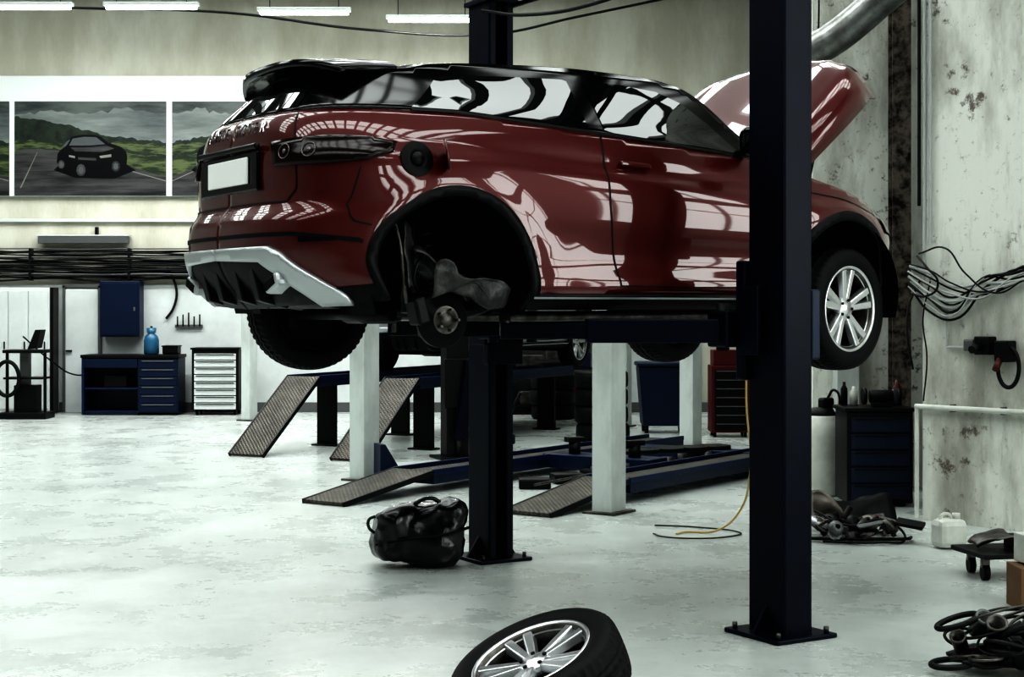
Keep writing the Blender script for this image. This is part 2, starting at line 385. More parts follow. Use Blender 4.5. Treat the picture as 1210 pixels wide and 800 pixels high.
def build_car(name,loc,rz,paint,hood_angle,missing_wheel,droop,h=.035,steer=0,letters=True):
    e=empty(name,loc,rz)
    for side in(-1,1):
        sn='right' if side<0 else 'left'
        fn=surf(side)
        bot=[(SMIN+.001,.57),(sy(.60),.57),(sy(.74),.36),(sy(.86),.34)]
        ra=ARC[0];fa=ARC[1]
        def ang(zc,r,z): return math.degrees(math.asin((z-zc)/r))
        a_l=180-ang(ra[1],ra[2],.34); a_r=ang(ra[1],ra[2],.37)
        lower=bot+[(p[0],p[1]) for p in arcpts(ra[0],ra[1],ra[2],a_l,a_r,30)]
        b_l=180-ang(fa[1],fa[2],.37); b_r=ang(fa[1],fa[2],.34)
        lower+=[(p[0],p[1]) for p in arcpts(fa[0],fa[1],fa[2],b_l,b_r,30)]
        lower+=[(fy(.6),.32),(SMAX-.001,.32),(SMAX-.001,.86),(fy(.5),.87),(fy(.75),.88),(1.75,.93),(1.5,.98),(1.2,1.03),(1.0,1.07),(.86,1.10),(.80,zb(.8))]
        for k in range(19): X=.8-(k+1)*.11; lower.append((X,zb(X))) if X>-1.38 else None
        for k in range(8):
            lower.append((-1.44-(k)*(-1.44-SMIN-.001)/7*1.0,1.274))
        lower[-1]=(SMIN+.001,1.274)
        patch('body_side_'+sn,e,lower,fn,paint,side,h,thick=.012)
        up=[(SMIN+.001,1.272)]
        up+=[(-1.44,zb(-1.2)-.002)]
        X=-1.2
        while X<.8: up.append((X,zb(X)-.002)); X+=.2
        up+=[(.84,1.125),(.60,1.32),(.42,1.47),(.30,1.535),(.1,1.57),(-.4,1.588),(-.9,1.572),(-1.3,1.545),(-1.6,1.515),(sy(.75),1.50),(sy(.4),1.50),(SMIN+.001,1.50)]
        patch('greenhouse_'+sn,e,up,fn,M['gblack'],side,h,thick=.01)
        f4=surf(side,.004)
        q=[(-1.50,zb(-1.5)+.018),(-1.27,1.468),(-1.22,1.478),(-.9,1.500),(-.49,1.513),(-.46,1.505),(-.425,zb(-.4)+.018)]
        q+=[(x_,zb(x_)+.018) for x_ in(-.6,-.8,-1.0,-1.2,-1.35)]
        patch('quarter_window_'+sn,e,q,f4,M['glass'],side,h)
        q=[(-.32,zb(-.33)+.018),(-.36,1.505),(-.34,1.515),(-.1,1.51),(.12,1.490),(.27,1.435),(.44,1.32),(.58,1.19),(.595,zb(.6)+.024),(.57,zb(.6)+.018)]
        q+=[(x_,zb(x_)+.018) for x_ in(.4,.2,0,-.2)]
        patch('door_window_'+sn,e,q,f4,M['glass'],side,h)
        strip('belt_trim_'+sn,e,[(x_,zb(x_)+.004) for x_ in(-1.5,-1.2,-.8,-.4,0,.4,.7)],surf(side,.008),.014,M['plastic'])
        f2=surf(side,.0025)
        strip('door_gap_rear_'+sn,e,[(-.355,zb(-.35)),(-.36,1.05),(-.35,.85),(-.31,.60),(-.27,.42)],f2,.010,M['plastic'])
        strip('door_gap_front_'+sn,e,[(.72,zb(.72)),(.78,.95),(.80,.7),(.78,.42)],f2,.008,M['plastic'])
        strip('door_gap_bottom_'+sn,e,[(-.27,.42),(.2,.415),(.78,.42)],f2,.008,M['plastic'])
        strip('bumper_gap_'+sn,e,[(ra[0]-.43,.70),(-1.78,.72),(-1.86,.80),(-1.80,.98)],f2,.007,M['plastic'])
        strip('tailgate_gap_'+sn,e,[(SMIN+.02,.82),(sy(.60),.82),(sy(.66),.88),(sy(.66),1.26)],f2,.010,M['plastic'])
        strip('bumper_line_'+sn,e,[(SMIN+.02,.66),(sy(.7),.66),(sy(.9),.63),(-1.74,.62)],surf(side,.004),.020,M['plastic'])
        strip('hood_flange_gap_'+sn,e,[(.80,.99),(1.4,.93),(1.72,.86)],f2,.007,M['plastic'])
        for (xc,zc,r),nm in zip(ARC,('rear','front')):
            lo=-10 if nm=='rear' else -5
            o_=arcpts(xc,zc,r+.045,lo,180-lo,30); i_=arcpts(xc,zc,r-.006,180-lo,lo,30)
            patch('arch_cladding_%s_%s'%(nm,sn),e,o_+i_,surf(side,.012),M['plastic'],side,.03,thick=.03)
            v=[];f=[]; n=28
            for k in range(n+1):
                a=R(-20+220*k/n)
                for yy in(.90,.80,.66,.52): v.append((xc+(r+.01)*math.cos(a),side*yy,zc+(r+.01)*math.sin(a)))
            for k in range(n):
                for j in range(3): a0=k*4+j; f.append((a0,a0+1,a0+5,a0+4))
            v.append((xc,side*.52,zc)); c0=len(v)-1
            for k in range(n): f.append((k*4+3,(k+1)*4+3,c0))
            mesh('arch_liner_%s_%s'%(nm,sn),e,v,f,M['underbody'],True)
        rk=[(-.85,.375),(-.4,.375),(0,.375),(.4,.375),(.91,.375),(.93,.30),(.4,.30),(-.4,.30),(-.86,.30)]
        patch('rocker_'+sn,e,rk,surf(side,.008),M['plastic'],side,.03,thick=.02)
        strip('rocker_strip_'+sn,e,[(-.82,.362),(0,.362),(.90,.362)],surf(side,.012),.010,M['satin'])
        lc=[(sy(.80),.40),(-1.74,.42),(-1.715,.34),(sy(.80),.335)]
        patch('bumper_corner_trim_'+sn,e,lc,surf(side,.006),M['plastic'],side,.03)
        tl=[(sy(.50),1.115),(sy(.80),1.13),(-1.74,1.125),(-1.60,1.10),(-1.63,1.055),(-1.78,1.01),(sy(.80),.995),(sy(.52),.995)]
        patch('tail_lamp_'+sn,e,tl,surf(side,.014),M['lamp'],side,.02,thick=.02)
        for k,sv in enumerate((sy(.60),sy(.735))):
            c=surf(side,.016)(sv,1.06); n_=(surf(side,.04)(sv,1.06)-c).normalized()
            lathe('lamp_ring_%s_%d'%(sn,k),e,[(.033,0),(.035,.003),(.037,.003),(.039,0)],M['lampring'],32,c,n_.to_track_quat('Z','Y').to_euler())
            lathe('lamp_core_%s_%d'%(sn,k),e,[(0,.003),(.010,.002),(.012,0)],M['lampring'],24,c,n_.to_track_quat('Z','Y').to_euler())
        sk=[(SMIN+.001,.605),(sy(.56),.605),(sy(.64),.575),(sy(.84),.37),(sy(.85),.335),(sy(.74),.33),(sy(.57),.485),(sy(.49),.535),(SMIN+.001,.550)]
        patch('skid_plate_'+sn,e,sk,surf(side,.028),M['satin'],side,.025,thick=.03)
        df=[(SMIN+.001,.56),(sy(.55),.56),(sy(.78),.33),(SMIN+.001,.30)]
        patch('diffuser_'+sn,e,df,surf(side,.006),M['plastic'],side,.04,thick=.03)
        for k,yy in enumerate((.13,.34)):
            x0=surf0(sy(yy),.53,1).x
            prism('diffuser_fin_%s_%d'%(sn,k),e,[(x0+.0,.53),(x0+.05,.34),(x0+.20,.30),(x0+.3,.5)],side*yy-.035,side*yy+.035,M['dark'],bev=.008)
        ex=surf0(sy(.57),.42,1)
        box('exhaust_tip_'+sn,e,(ex.x-.01,side*.55,.425),(.12,.16,.07),M['satin'],(side*R(20),0,side*R(0)),.022)
        box('exhaust_bore_'+sn,e,(ex.x-.068,side*.55,.425),(.012,.12,.045),M['underbody'],(side*R(20),0,0),.01)
        rf=[(sy(.74),.645),(sy(.86),.64),(sy(.86),.625),(sy(.74),.62)]
        patch('rear_reflector_'+sn,e,rf,surf(side,.008),M['lamp'],side,.03)
        hl=[(1.78,.90),(fy(.78),.86),(fy(.48),.82),(fy(.48),.74),(fy(.75),.76),(1.80,.86)]
        patch('headlamp_'+sn,e,hl,surf(side,.010),M['glass'],side,.03)
        gr=[(fy(.46),.82),(SMAX-.001,.82),(SMAX-.001,.72),(fy(.42),.72)]
        patch('grille_'+sn,e,gr,surf(side,.010),M['plastic'],side,.03)
        gr=[(fy(.6),.58),(SMAX-.001,.58),(SMAX-.001,.36),(fy(.5),.36)]
        patch('air_intake_'+sn,e,gr,surf(side,.010),M['plastic'],side,.03)
        bm=bmesh.new(); bmesh.ops.create_icosphere(bm,subdivisions=3,radius=1)
        for v in bm.verts:
            c=v.co
            v.co=Vector((math.copysign(abs(c.x)**.7,c.x)*.055,math.copysign(abs(c.y)**.75,c.y)*.115,math.copysign(abs(c.z)**.7,c.z)*.085))
        me=D.meshes.new('mirror'); bm.to_mesh(me); bm.free(); me.materials.append(M['gblack'])
        for p in me.polygons: p.use_smooth=True
        o=link(D.objects.new('mirror_'+sn,me),e); o.location=(.58,side*1.0,1.225)
        box('mirror_stalk_'+sn,e,(.60,side*.90,1.165),(.07,.14,.04),M['plastic'],bev=.012)
        c=surf(side,.02)(-.17,1.055)
        box('door_handle_'+sn,e,c,(.20,.022,.030),paint,(0,R(3),0),.01)
    def ztop(s): return itp([(SMIN,1.50),(sy(.4),1.50),(-1.6,1.515),(-1.3,1.545),(-.9,1.572),(-.4,1.588),(.1,1.57),(.30,1.535),(.42,1.47),(.60,1.32),(.84,1.125)],s)
    n=60;mm=20;v=[];f=[]
    ss=[SMIN+.001+(.30-SMIN-.001)*i/n for i in range(n+1)]
    for s in ss:
        p=surf0(s,ztop(s),-1)
        for j in range(mm+1):
            t=j/mm*2-1; v.append((p.x,p.y*-t,p.z+.045*(1-t*t)*min(1,abs(p.y)/.5)))
    for i in range(n):
        for j in range(mm): a=i*(mm+1)+j; f.append((a,a+1,a+mm+2,a+mm+1))
    mesh('roof',e,v,f,M['gblack'],True)
    v=[];f=[]
    for i in range(17):
        s=.30+(.84-.30)*i/16; p=surf0(s,ztop(s),-1)
        for j in range(mm+1):
            t=j/mm*2-1; k=i/16
            v.append((p.x+(.06+.12*k)*(1-t*t),p.y*-t,p.z+.045*(1-k)*(1-t*t)))
    for i in range(16):
        for j in range(mm): a=i*(mm+1)+j; f.append((a,a+1,a+mm+2,a+mm+1))
    mesh('windscreen',e,v,f,M['glass'],True)
    v=[];f=[];NI,NJ=14,30
    def wing(u,t):
        yy=.60*t
        xe=-1.88+.13*abs(t)**3.0
        x=-1.42+(xe+1.42)*u
        z=1.572-.010*u-.018*u*u+.022*(1-t*t)-.05*abs(t)**5
        th=.016+.045*u*(1-u)*1.6+(.02 if u>.9 else 0)
        return x,yy,z,th
    for k in(0,1):
        for i in range(NI+1):
            for j in range(NJ+1):
                x,yy,z,th=wing(i/NI,j/NJ*2-1); v.append((x,yy,z-(th if k else 0)))
    NV=(NI+1)*(NJ+1)
    for i in range(NI):
        for j in range(NJ):
            a=i*(NJ+1)+j; f.append((a,a+1,a+NJ+2,a+NJ+1)); f.append((NV+a,NV+a+NJ+1,NV+a+NJ+2,NV+a+1))
    for j in range(NJ): a=NI*(NJ+1)+j; f.append((a,a+1,NV+a+1,NV+a))
    for i in range(NI):
        for j in(0,NJ): a=i*(NJ+1)+j; f.append((a,a+NJ+1,NV+a+NJ+1,NV+a))
    mesh('spoiler',e,v,f,M['gblack'],True)
    for side in(-1,1):
        g=[(SMIN+.001,1.29),(sy(.62),1.29),(sy(.60),1.47),(SMIN+.001,1.48)]
        patch('rear_window_'+('right' if side<0 else 'left'),e,g,surf(side,.004),M['glass'],side,.04)
    box('plate_recess',e,(-2.078,0,.985),(.02,.78,.20),M['gblack'],bev=.02)
    box('number_plate',e,(-2.096,-.02,.99),(.012,.54,.135),M['plate'],bev=.006)
    box('tailgate_handle',e,(-2.090,0,1.105),(.03,.80,.03),M['gblack'],bev=.008)
    if letters:
        word='RANGE ROVER'; N_=len(word)
        for i,ch in enumerate(word):
            if ch==' ': continue
            yy=.40-.80*i/(N_-1); sd=1 if yy>0 else -1; sv=max(sy(max(abs(yy),.01)),SMIN+.01)
            c=surf(sd,.004)(sv,1.20); n_=(surf(sd,.03)(sv,1.20)-c).normalized()
            xa=Vector((0,-1,0)); xa=(xa-n_*xa.dot(n_)).normalized(); ya=n_.cross(xa)
            cu=D.curves.new('letter','FONT'); cu.body=ch; cu.size=.085; cu.extrude=.002; cu.align_x='CENTER'; cu.align_y='CENTER'; cu.offset=.001
            cu.materials.append(M['chrome']); t=link(D.objects.new('letter_%d'%i,cu),e)
            mt=Matrix((xa,ya,n_)).transposed().to_4x4(); mt.translation=c; t.matrix_local=mt
    he=D.objects.new('hood',None); link(he,e); he.location=(.84,0,1.10); he.rotation_euler=(0,-R(hood_angle),0)
    v=[];f=[];NI,NJ=20,34
    LL=1.16 if hood_angle<5 else 1.08
    for i in range(NI+1):
        u=i/NI
        for j in range(NJ+1):
            t=j/NJ*2-1
            hw=itp([(0,.80),(.5,.83),(.8,.80),(1,.70)],u)
            L=LL-.08*t*t-.08*t**4
            fl=.14+.06*u
            at=abs(t)
            if at<.86:
                yy=t/.86*hw; z=-.10*u*u-.02*u+.035*(1-(t/.86)**2)+.012*math.exp(-((at-.62)/.06)**2)-.03*(at/.86)**6
            else:
                k=(at-.86)/.14; yy=math.copysign(hw+.045*math.sin(k*math.pi/2),t); z=-.10*u*u-.02*u-.03-fl*k**1.3
            if u>.9: z-=.05*((u-.9)/.1)**2
            v.append((L*u,yy,z))
    for i in range(NI):
        for j in range(NJ): a=i*(NJ+1)+j; f.append((a,a+NJ+1,a+NJ+2,a+1))
    o=mesh('hood_panel',he,v,f,paint,True)
    md=o.modifiers.new('s','SOLIDIFY'); md.thickness=.018; md.offset=-1
    if hood_angle>5:
        for sd in(-1,1): cyl('hood_strut_%d'%(sd+2),e,(1.20,sd*.70,.93),(1.32,sd*.74,1.50),.012,M['dark'],12)
    box('engine_bay',e,(1.35,0,.68),(1.1,1.02,.35),M['underbody'],bev=.03)
    box('engine_cover',e,(1.40,.05,.88),(.55,.62,.12),M['plastic'],bev=.04)
    box('battery',e,(1.15,-.42,.90),(.24,.18,.16),M['dark'],bev=.01)
    box('coolant_tank',e,(1.6,-.45,.90),(.2,.18,.12),M['whitepl'],bev=.04)
    box('cowl',e,(.93,0,1.06),(.22,1.5,.05),M['plastic'],bev=.02)
    box('radiator_support',e,(1.95,0,.74),(.08,1.1,.14),M['dark'],bev=.01)
    box('floor_pan',e,(.02,0,.36),(1.7,1.6,.10),M['underbody'],bev=.03)
    box('rear_floor',e,(-1.45,0,.52),(1.0,.98,.26),M['underbody'],bev=.06)
    box('front_undertray',e,(1.5,0,.36),(1.1,1.0,.10),M['underbody'],bev=.03)
    tube('exhaust_pipe',e,[(1.2,.1,.27),(.4,.12,.26),(-.6,.15,.26),(-1.1,.3,.28),(-1.5,.55,.33),(-1.75,.6,.40)],.032,M['steel'])
    cyl('rear_muffler',e,(-1.72,-.55,.40),(-1.72,.50,.40),.10,M['dark'],bev=.02)
    cyl('rear_subframe',e,(-1.27,-.62,.30),(-1.27,.62,.30),.045,M['dark'])
    cyl('rear_cross_link',e,(-1.45,-.60,.27),(-1.42,.60,.27),.03,M['dark'])
    cyl('front_subframe',e,(1.33,-.6,.28),(1.33,.6,.28),.045,M['dark'])
    box('rear_differential',e,(-1.27,0,.32),(.28,.3,.2),M['dark'],bev=.05)
    for k in(-1,1):
        cyl('driveshaft_%d'%(k+2),e,(1.33,k*.1,.33),(1.33,k*.8,.30),.02,M['dark'])
        lathe('coil_spring_seat_%d'%(k+2),e,[(0,.0),(.07,0),(.07,-.02),(0,-.02)],M['dark'],24,(-1.27,k*.56,.42))
        tube('coil_spring_%d'%(k+2),e,[(-1.27+.055*math.cos(t*.9),k*.58+.055*math.sin(t*.9),.32+.009*t) for t in range(0,42)],.008,M['dark'])
    for sx,nm,x0 in((-1,'rear',-1.27),(1,'front',1.33)):
        for side in(-1,1):
            sn='right' if side<0 else 'left'
            if (nm,sn)==missing_wheel: continue
            st=steer if sx>0 else 0
            wheel(e,(x0,side*.82,.355-droop),(R(90) if side<0 else R(-90),0,R(st)),'wheel_%s_%s'%(nm,sn),True)
    return e

car=build_car('car',(.319,9.223,1.38),R(31.5),M['red'],51,('rear','right'),.055,h=.03,steer=12)
hub=(-1.27,-.80,.245)
lathe('brake_disc',car,[(0,.045),(.035,.045),(.04,.03),(.075,.03),(.08,.005),(.135,.005),(.14,0),(.14,-.022),(0,-.022)],M['dark'],48,hub,(R(90),0,0))
lathe('hub_face',car,[(0,.05),(.03,.05),(.034,.044),(.07,.036)],M['steel'],32,hub,(R(90),0,0))
for i in range(5):
    a=2*math.pi*i/5
    cyl('wheel_stud_%d'%i,car,(hub[0]+.054*math.cos(a),hub[1]-.03,hub[2]+.054*math.sin(a)),(hub[0]+.054*math.cos(a),hub[1]-.075,hub[2]+.054*math.sin(a)),.007,M['steel'],10)
box('brake_caliper',car,(-1.40,-.78,.29),(.07,.12,.14),M['dark'],(0,R(-15),0),.015)
box('hub_carrier',car,(-1.27,-.70,.26),(.14,.12,.22),M['dark'],bev=.03)
cyl('damper',car,(-1.40,-.66,.28),(-1.36,-.60,.75),.028,M['dark'])
cyl('damper_sleeve',car,(-1.385,-.64,.48),(-1.355,-.60,.78),.042,M['plastic'])
tube('lower_arm',car,[(-1.27,-.72,.18),(-1.2,-.5,.24),(-1.1,-.3,.30)],.03,M['dark'])
tube('trailing_arm',car,[(-1.3,-.70,.26),(-1.0,-.66,.30),(-.82,-.6,.36)],.035,M['dark'])
tube('brake_hose',car,[(-1.38,-.76,.36),(-1.44,-.82,.46),(-1.38,-.80,.58),(-1.3,-.7,.66)],.008,M['cable'])
tube('sensor_cable',car,[(-1.55,-.80,.76),(-1.53,-.84,.62),(-1.50,-.82,.45),(-1.46,-.78,.33)],.010,M['steel'])
def crumple(name,par,nu,nv,fn,m,amp=.01,thick=.006):
    v=[];f=[]
    for i in range(nu+1):
        for j in range(nv+1):
            p=Vector(fn(i/nu,j/nv)); p+=noise.noise_vector(p*9)*amp; v.append(p)
    for i in range(nu):
        for j in range(nv): a=i*(nv+1)+j; f.append((a,a+1,a+nv+2,a+nv+1))
    o=mesh(name,par,v,f,m,True); md=o.modifiers.new('s','SOLIDIFY'); md.thickness=thick
    return o
M['liner']=mat('grey_felt_liner',(.060,.060,.057),.5,0,.15,bump=.6,bscale=25,var=.7,vscale=12,vcol=(.01,.01,.01))
crumple('loose_arch_liner',car,30,14,lambda u,w:(-1.44+.52*u,-.87+.20*w,.62-.20*u-.05*math.sin(u*3.1)+.03*math.cos(w*6)-.09*abs(2*w-1)+.02*math.sin(u*14)),M['liner'],.045)
crumple('liner_flap',car,20,12,lambda u,w:(-1.36+.42*u,-.90+.05*w,.54-.15*u-.16*w*(1-.5*u)+.03*math.sin(u*9+w*5)),M['liner'],.05)
crumple('splash_shield',car,14,10,lambda u,w:(-1.52+.10*w+.04*u,-.84+.10*w,.72-.32*u+.02*math.sin(w*5)),M['liner'],.02)
c=surf(-1,.003)(-1.50,1.025)
lathe('fuel_filler_recess',car,[(0,.0),(.035,.0),(.04,.008),(.055,.006),(.085,.001),(.088,0)],M['plastic'],32,c,(R(80),0,0))
lathe('fuel_cap',car,[(0,.02),(.03,.02),(.035,.0)],M['dark'],24,c,(R(80),0,0))
lathe('fuel_flap',car,[(0,.006),(.07,.006),(.083,0),(.083,-.005),(0,-.005)],M['red'],32,(c.x+.13,c.y-.06,c.z+.02),(R(80),0,R(65)))

# ------------------------------------------------------------ two-post lift
lift=empty('car_lift',(.62,9.405,0),R(31.5))
PH=3.72
for sg,nm in((-1,'near'),(1,'far')):
    y0=sg*1.46
    box('column_back_'+nm,lift,(0,y0+sg*.125,PH/2),(.18,.03,PH),M['navy'],bev=.008)
    for k in(-1,1):
        box('column_web_%s_%d'%(nm,k+2),lift,(k*.085,y0,PH/2),(.02,.27,PH),M['navy'],bev=.006)
        box('column_lip_%s_%d'%(nm,k+2),lift,(k*.065,y0-sg*.13,PH/2),(.045,.02,PH),M['navy'],bev=.004)
        prism('gusset_%s_%d'%(nm,k+2),lift,[(k*.095,.02),(k*.19,.02),(k*.095,.16)],y0-.01,y0+.01,M['navy'])
    cyl('hydraulic_ram_'+nm,lift,(0,y0,.03),(0,y0,2.9),.035,M['dark'])
    box('base_plate_'+nm,lift,(0,y0,.012),(.40,.42,.024),M['navy'],bev=.006)
    for ax in(-.16,.16):
        for ay in(-.17,.17): cyl('anchor_bolt_%s_%.0f_%.0f'%(nm,ax*100,ay*100),lift,(ax,y0+ay,.02),(ax,y0+ay,.055),.014,M['steel'],6)
    box('carriage_'+nm,lift,(0,y0-sg*.16,1.62),(.27,.07,.62),M['navy'],bev=.01)
    for k in(-1,1):
        box('carriage_cheek_%s_%d'%(nm,k+2),lift,(k*.135,y0-sg*.09,1.62),(.03,.17,.36),M['navy'],bev=.006)
    box('arm_yoke_'+nm,lift,(0,y0-sg*.26,1.575),(.42,.16,.19),M['navy'],bev=.012)
    for k,ex,eyy in((-1,-1.15,.62),(1,.95,.66)):
        px_,py_=k*.15,y0-sg*.28
        cyl('arm_pin_%s_%d'%(nm,k+2),lift,(px_,py_,1.46),(px_,py_,1.71),.035,M['dark'],20)
        ex_,ey_=ex,sg*eyy
        d=Vector((ex_-px_,ey_-py_)); L=d.length; a=math.atan2(d.y,d.x)
        box('arm_outer_%s_%d'%(nm,k+2),lift,(px_+d.x*.30,py_+d.y*.30,1.565),(L*.66,.13,.125),M['navy'],(0,0,a),.008)
        box('arm_inner_%s_%d'%(nm,k+2),lift,(px_+d.x*.72,py_+d.y*.72,1.565),(L*.6,.09,.085),M['navy'],(0,0,a),.006)
        cyl('arm_pad_stem_%s_%d'%(nm,k+2),lift,(ex_,ey_,1.54),(ex_,ey_,1.66),.03,M['steel'],16)
        cyl('arm_pad_%s_%d'%(nm,k+2),lift,(ex_,ey_,1.655),(ex_,ey_,1.69),.065,M['rubber'],24,bev=.004)
    box('column_cap_'+nm,lift,(0,y0,PH+.015),(.24,.32,.03),M['navy'])
box('overhead_beam',lift,(0,0,PH+.10),(.16,3.15,.14),M['navy'],bev=.008)
tube('overhead_hose',lift,[(-.1,1.40,PH-.05),(-.1,.9,PH-.16),(-.1,0,PH-.22),(-.1,-.9,PH-.14),(-.1,-1.40,PH-.05)],.012,M['cable'])
tube('overhead_bar',lift,[(.12,1.40,PH+.0),(.12,-1.40,PH+.0)],.018,M['navy'],smooth=False)
box('control_box',lift,(.12,-1.50,1.60),(.06,.20,.36),M['dkblue'],bev=.01)

# ------------------------------------------------------------ four-post lifts
def post4(par,nm,x,y,h,w,m,rz):
    box('post_'+nm,par,(x,y,h/2),(w,w*.8,h),m,(0,0,rz),.008)
    box('post_foot_'+nm,par,(x,y,.01),(w*1.5,w*1.3,.02),M['steel'],(0,0,rz),.004)
def fourpost(name,tips,ang,zplat,ramp,length,posts,pw,ph,tw=.46):
    e=empty(name)
    d=Vector((math.cos(ang),math.sin(ang))); n=Vector((-d.y,d.x))
    for k,t in enumerate(tips):
        t=Vector(t); run=math.sqrt(max(.01,ramp*ramp-zplat*zplat)); slope=math.atan2(zplat,run)
        mid=t+d*run/2
        box('ramp_%d'%k,e,(mid.x,mid.y,zplat/2+.02),(ramp,tw,.03),M['checker'],(0,-slope,ang),.004)
        for sgn in(-1,1):
            q=mid+n*sgn*tw*.5; box('ramp_edge_%d_%d'%(k,sgn+1),e,(q.x,q.y,zplat/2+.015),(ramp,.02,.05),M['dark'],(0,-slope,ang),.003)
        c=t+d*(run+length/2)
        box('track_%d'%k,e,(c.x,c.y,zplat-.045),(length,tw+.02,.09),M['dkblue'],(0,0,ang),.006)
        box('track_top_%d'%k,e,(c.x,c.y,zplat+.003),(length-.04,tw-.08,.008),M['checker'],(0,0,ang),.0)
        for sgn in(-1,1):
            q=c+n*sgn*(tw*.5+.0); box('track_rail_%d_%d'%(k,sgn+1),e,(q.x,q.y,zplat+.02),(length,.03,.05),M['blue'],(0,0,ang),.004)
    for k,(x,y) in enumerate(posts): post4(e,str(k),x,y,ph,pw,M['wpost'],ang)
    return e,d,n
la,dA,nA=fourpost('four_post_lift',[(-3.02,17.95),(-1.80,17.40)],R(64),.84,1.45,4.4,[(-3.95,23.8),(1.6,22.6)],.2,2.2)
for k,t in enumerate(((-3.02,17.95),(-1.80,17.40))):
    for q in(1.7,3.5,5.2):
        p=Vector(t)+dA*q; box('track_leg_%d_%d'%(k,int(q*10)),la,(p.x,p.y,.38),(.06,.26,.75),M['dark'],(0,0,R(64)),.005)
        box('track_leg_foot_%d_%d'%(k,int(q*10)),la,(p.x,p.y,.01),(.2,.34,.02),M['dark'],(0,0,R(64)),.005)
lb,dB,nB=fourpost('four_post_lift',[(-1.62,13.55),(.12,12.85)],R(55),.17,1.25,4.7,[(-1.45,15.55),(.80,13.05),(2.19,19.4)],.235,2.15)
p=Vector((.62,15.2)); box('jack_beam',lb,(p.x+.3,p.y+.6,.15),(.36,1.25,.14),M['dkblue'],(0,0,R(55)),.01)
for k in(-.35,.35):
    q=Vector((.92,15.8))+nB*k; cyl('jack_ram_%d'%(k*10),lb,(q.x,q.y,.2),(q.x,q.y,.34),.06,M['dark']); box('jack_head_%d'%(k*10),lb,(q.x,q.y,.36),(.18,.12,.05),M['dark'],(0,0,.4))
p=Vector((1.9,17.0)); box('cross_beam',lb,(p.x,p.y,.10),(.3,2.0,.18),M['dkblue'],(0,0,R(55)),.01)
for k in range(5):
    q=Vector((1.3,16.1))+dB*(k*.28)+nB*(.25-.13*k); cyl('turn_plate_%d'%k,lb,(q.x,q.y,.19),(q.x,q.y,.23),.17,M['dark'],bev=.005)
for k in range(3):
    q=Vector((.5,14.6))+dB*(k*.55)+nB*.35; box('clamp_%d'%k,lb,(q.x,q.y,.05),(.3,.2,.10),M['dark'],(0,0,.3*k),.02)
for k in range(6):
    q=Vector((.75,15.0))+dB*(k*.42)-nB*(.05+.06*(k%2)); cyl('pulley_%d'%k,lb,(q.x-.05,q.y,.10),(q.x+.05,q.y,.10),.09,M['steel'] if k%2 else M['dark'],20); box('pulley_mount_%d'%k,lb,(q.x,q.y,.05),(.16,.10,.10),M['dkblue'],(0,0,R(55)),.006)
tube('lift_cable',lb,[(.2,14.2,.10),(.9,15.2,.12),(1.7,16.4,.12),(2.4,17.4,.12)],.012,M['steel'])
prism('wheel_stop',lb,[(0,0),(.28,0),(.05,.38),(0,.38)],-.12,.12,M['dkblue'],(-1.30,15.25,0),(0,0,R(20)))
car2=build_car('car',(-.45,21.75,.845),R(64),M['silvercar'],0,None,0,h=.07,letters=False)

# ------------------------------------------------------------ second column behind
cb=empty('lift_column',(-.645,17.8,0),R(20))
box('column',cb,(0,0,1.7),(.26,.24,3.4),M['dark'],bev=.01)
box('carriage',cb,(0,-.14,.85),(.34,.08,.55),M['dark'],bev=.01)
box('base_plate',cb,(0,0,.015),(.46,.46,.03),M['dark'],bev=.005)
box('folded_arm',cb,(.05,-.22,.66),(.12,.10,.9),M['navy'],(0,R(8),0),.01)
cyl('ram',cb,(.0,-.14,0.03),(.0,-.14,.6),.03,M['steel'])

# ------------------------------------------------------------ room
def wall(name,p0,p1,z0,z1,m,th=.3,flip=1):
    p0=Vector(p0);p1=Vector(p1);d=p1-p0;a=math.atan2(d.y,d.x);L=d.length
    n=Vector((-d.y,d.x)).normalized()*flip*th/2; c=(p0+p1)/2+n
    return box(name,None,(c.x,c.y,(z0+z1)/2),(L,th,z1-z0),m,(0,0,a),0)
H=7.6
box('floor',None,(-3.2,10,-.1),(23.5,33,.2),M['floor'],bev=0)
wall('wall_back',(-14,25.8),(4.6,25.8),0,H,M['wallback'])
wall('wall_left',(-14,-6),(-14,25.8),0,H,M['wallpl'])
wall('wall_rear',(-14,-6),(8,-6),0,H,M['wallpl'],flip=-1)
wall('wall_front_right',(2.85,15.0),(5.2,15.0),0,H,M['wallright'])
wall('wall_side',(2.85,15.15),(3.98,25.8),0,H,M['wallpl'],flip=-1)
PW=Vector((3.27,12.6)); DW=Vector((.638,-.770)); NW=Vector((-.770,-.638))
pe=PW+DW*6.5
wall('wall_right',PW,pe,0,H,M['wallright'],.35)
wall('wall_return',(3.50,12.8),(5.2,15.0),0,H,M['wallpl'],.2,-1)
XR=pe.x
wy0,wy1=-5.2,pe.y-.6
wall('wall_right_lower',(XR,-6),(XR,pe.y+.2),0,1.1,M['wallpl'],flip=-1)
wall('wall_right_upper',(XR,-6),(XR,pe.y+.2),5.6,H,M['wallpl'],flip=-1)
wall('wall_right_end',(XR,wy1),(XR,pe.y+.2),1.1,5.6,M['wallpl'],flip=-1)
wall('wall_right_start',(XR,-6),(XR,wy0),1.1,5.6,M['wallpl'],flip=-1)
wn=empty('window_1',(XR+.1,0,0))
nb=5
for k in range(nb+1):
    y=wy0+(wy1-wy0)*k/nb; box('jamb_%d'%k,wn,(0,y,3.35),(.12,.9 if 0<k<nb else .2,4.5),M['gray'],bev=0)
for k in range(nb*2):
    y=wy0+(wy1-wy0)*(k+.5)/(nb*2); box('mullion_%d'%k,wn,(0,y,3.35),(.05,.05,4.5),M['gray'],bev=0)
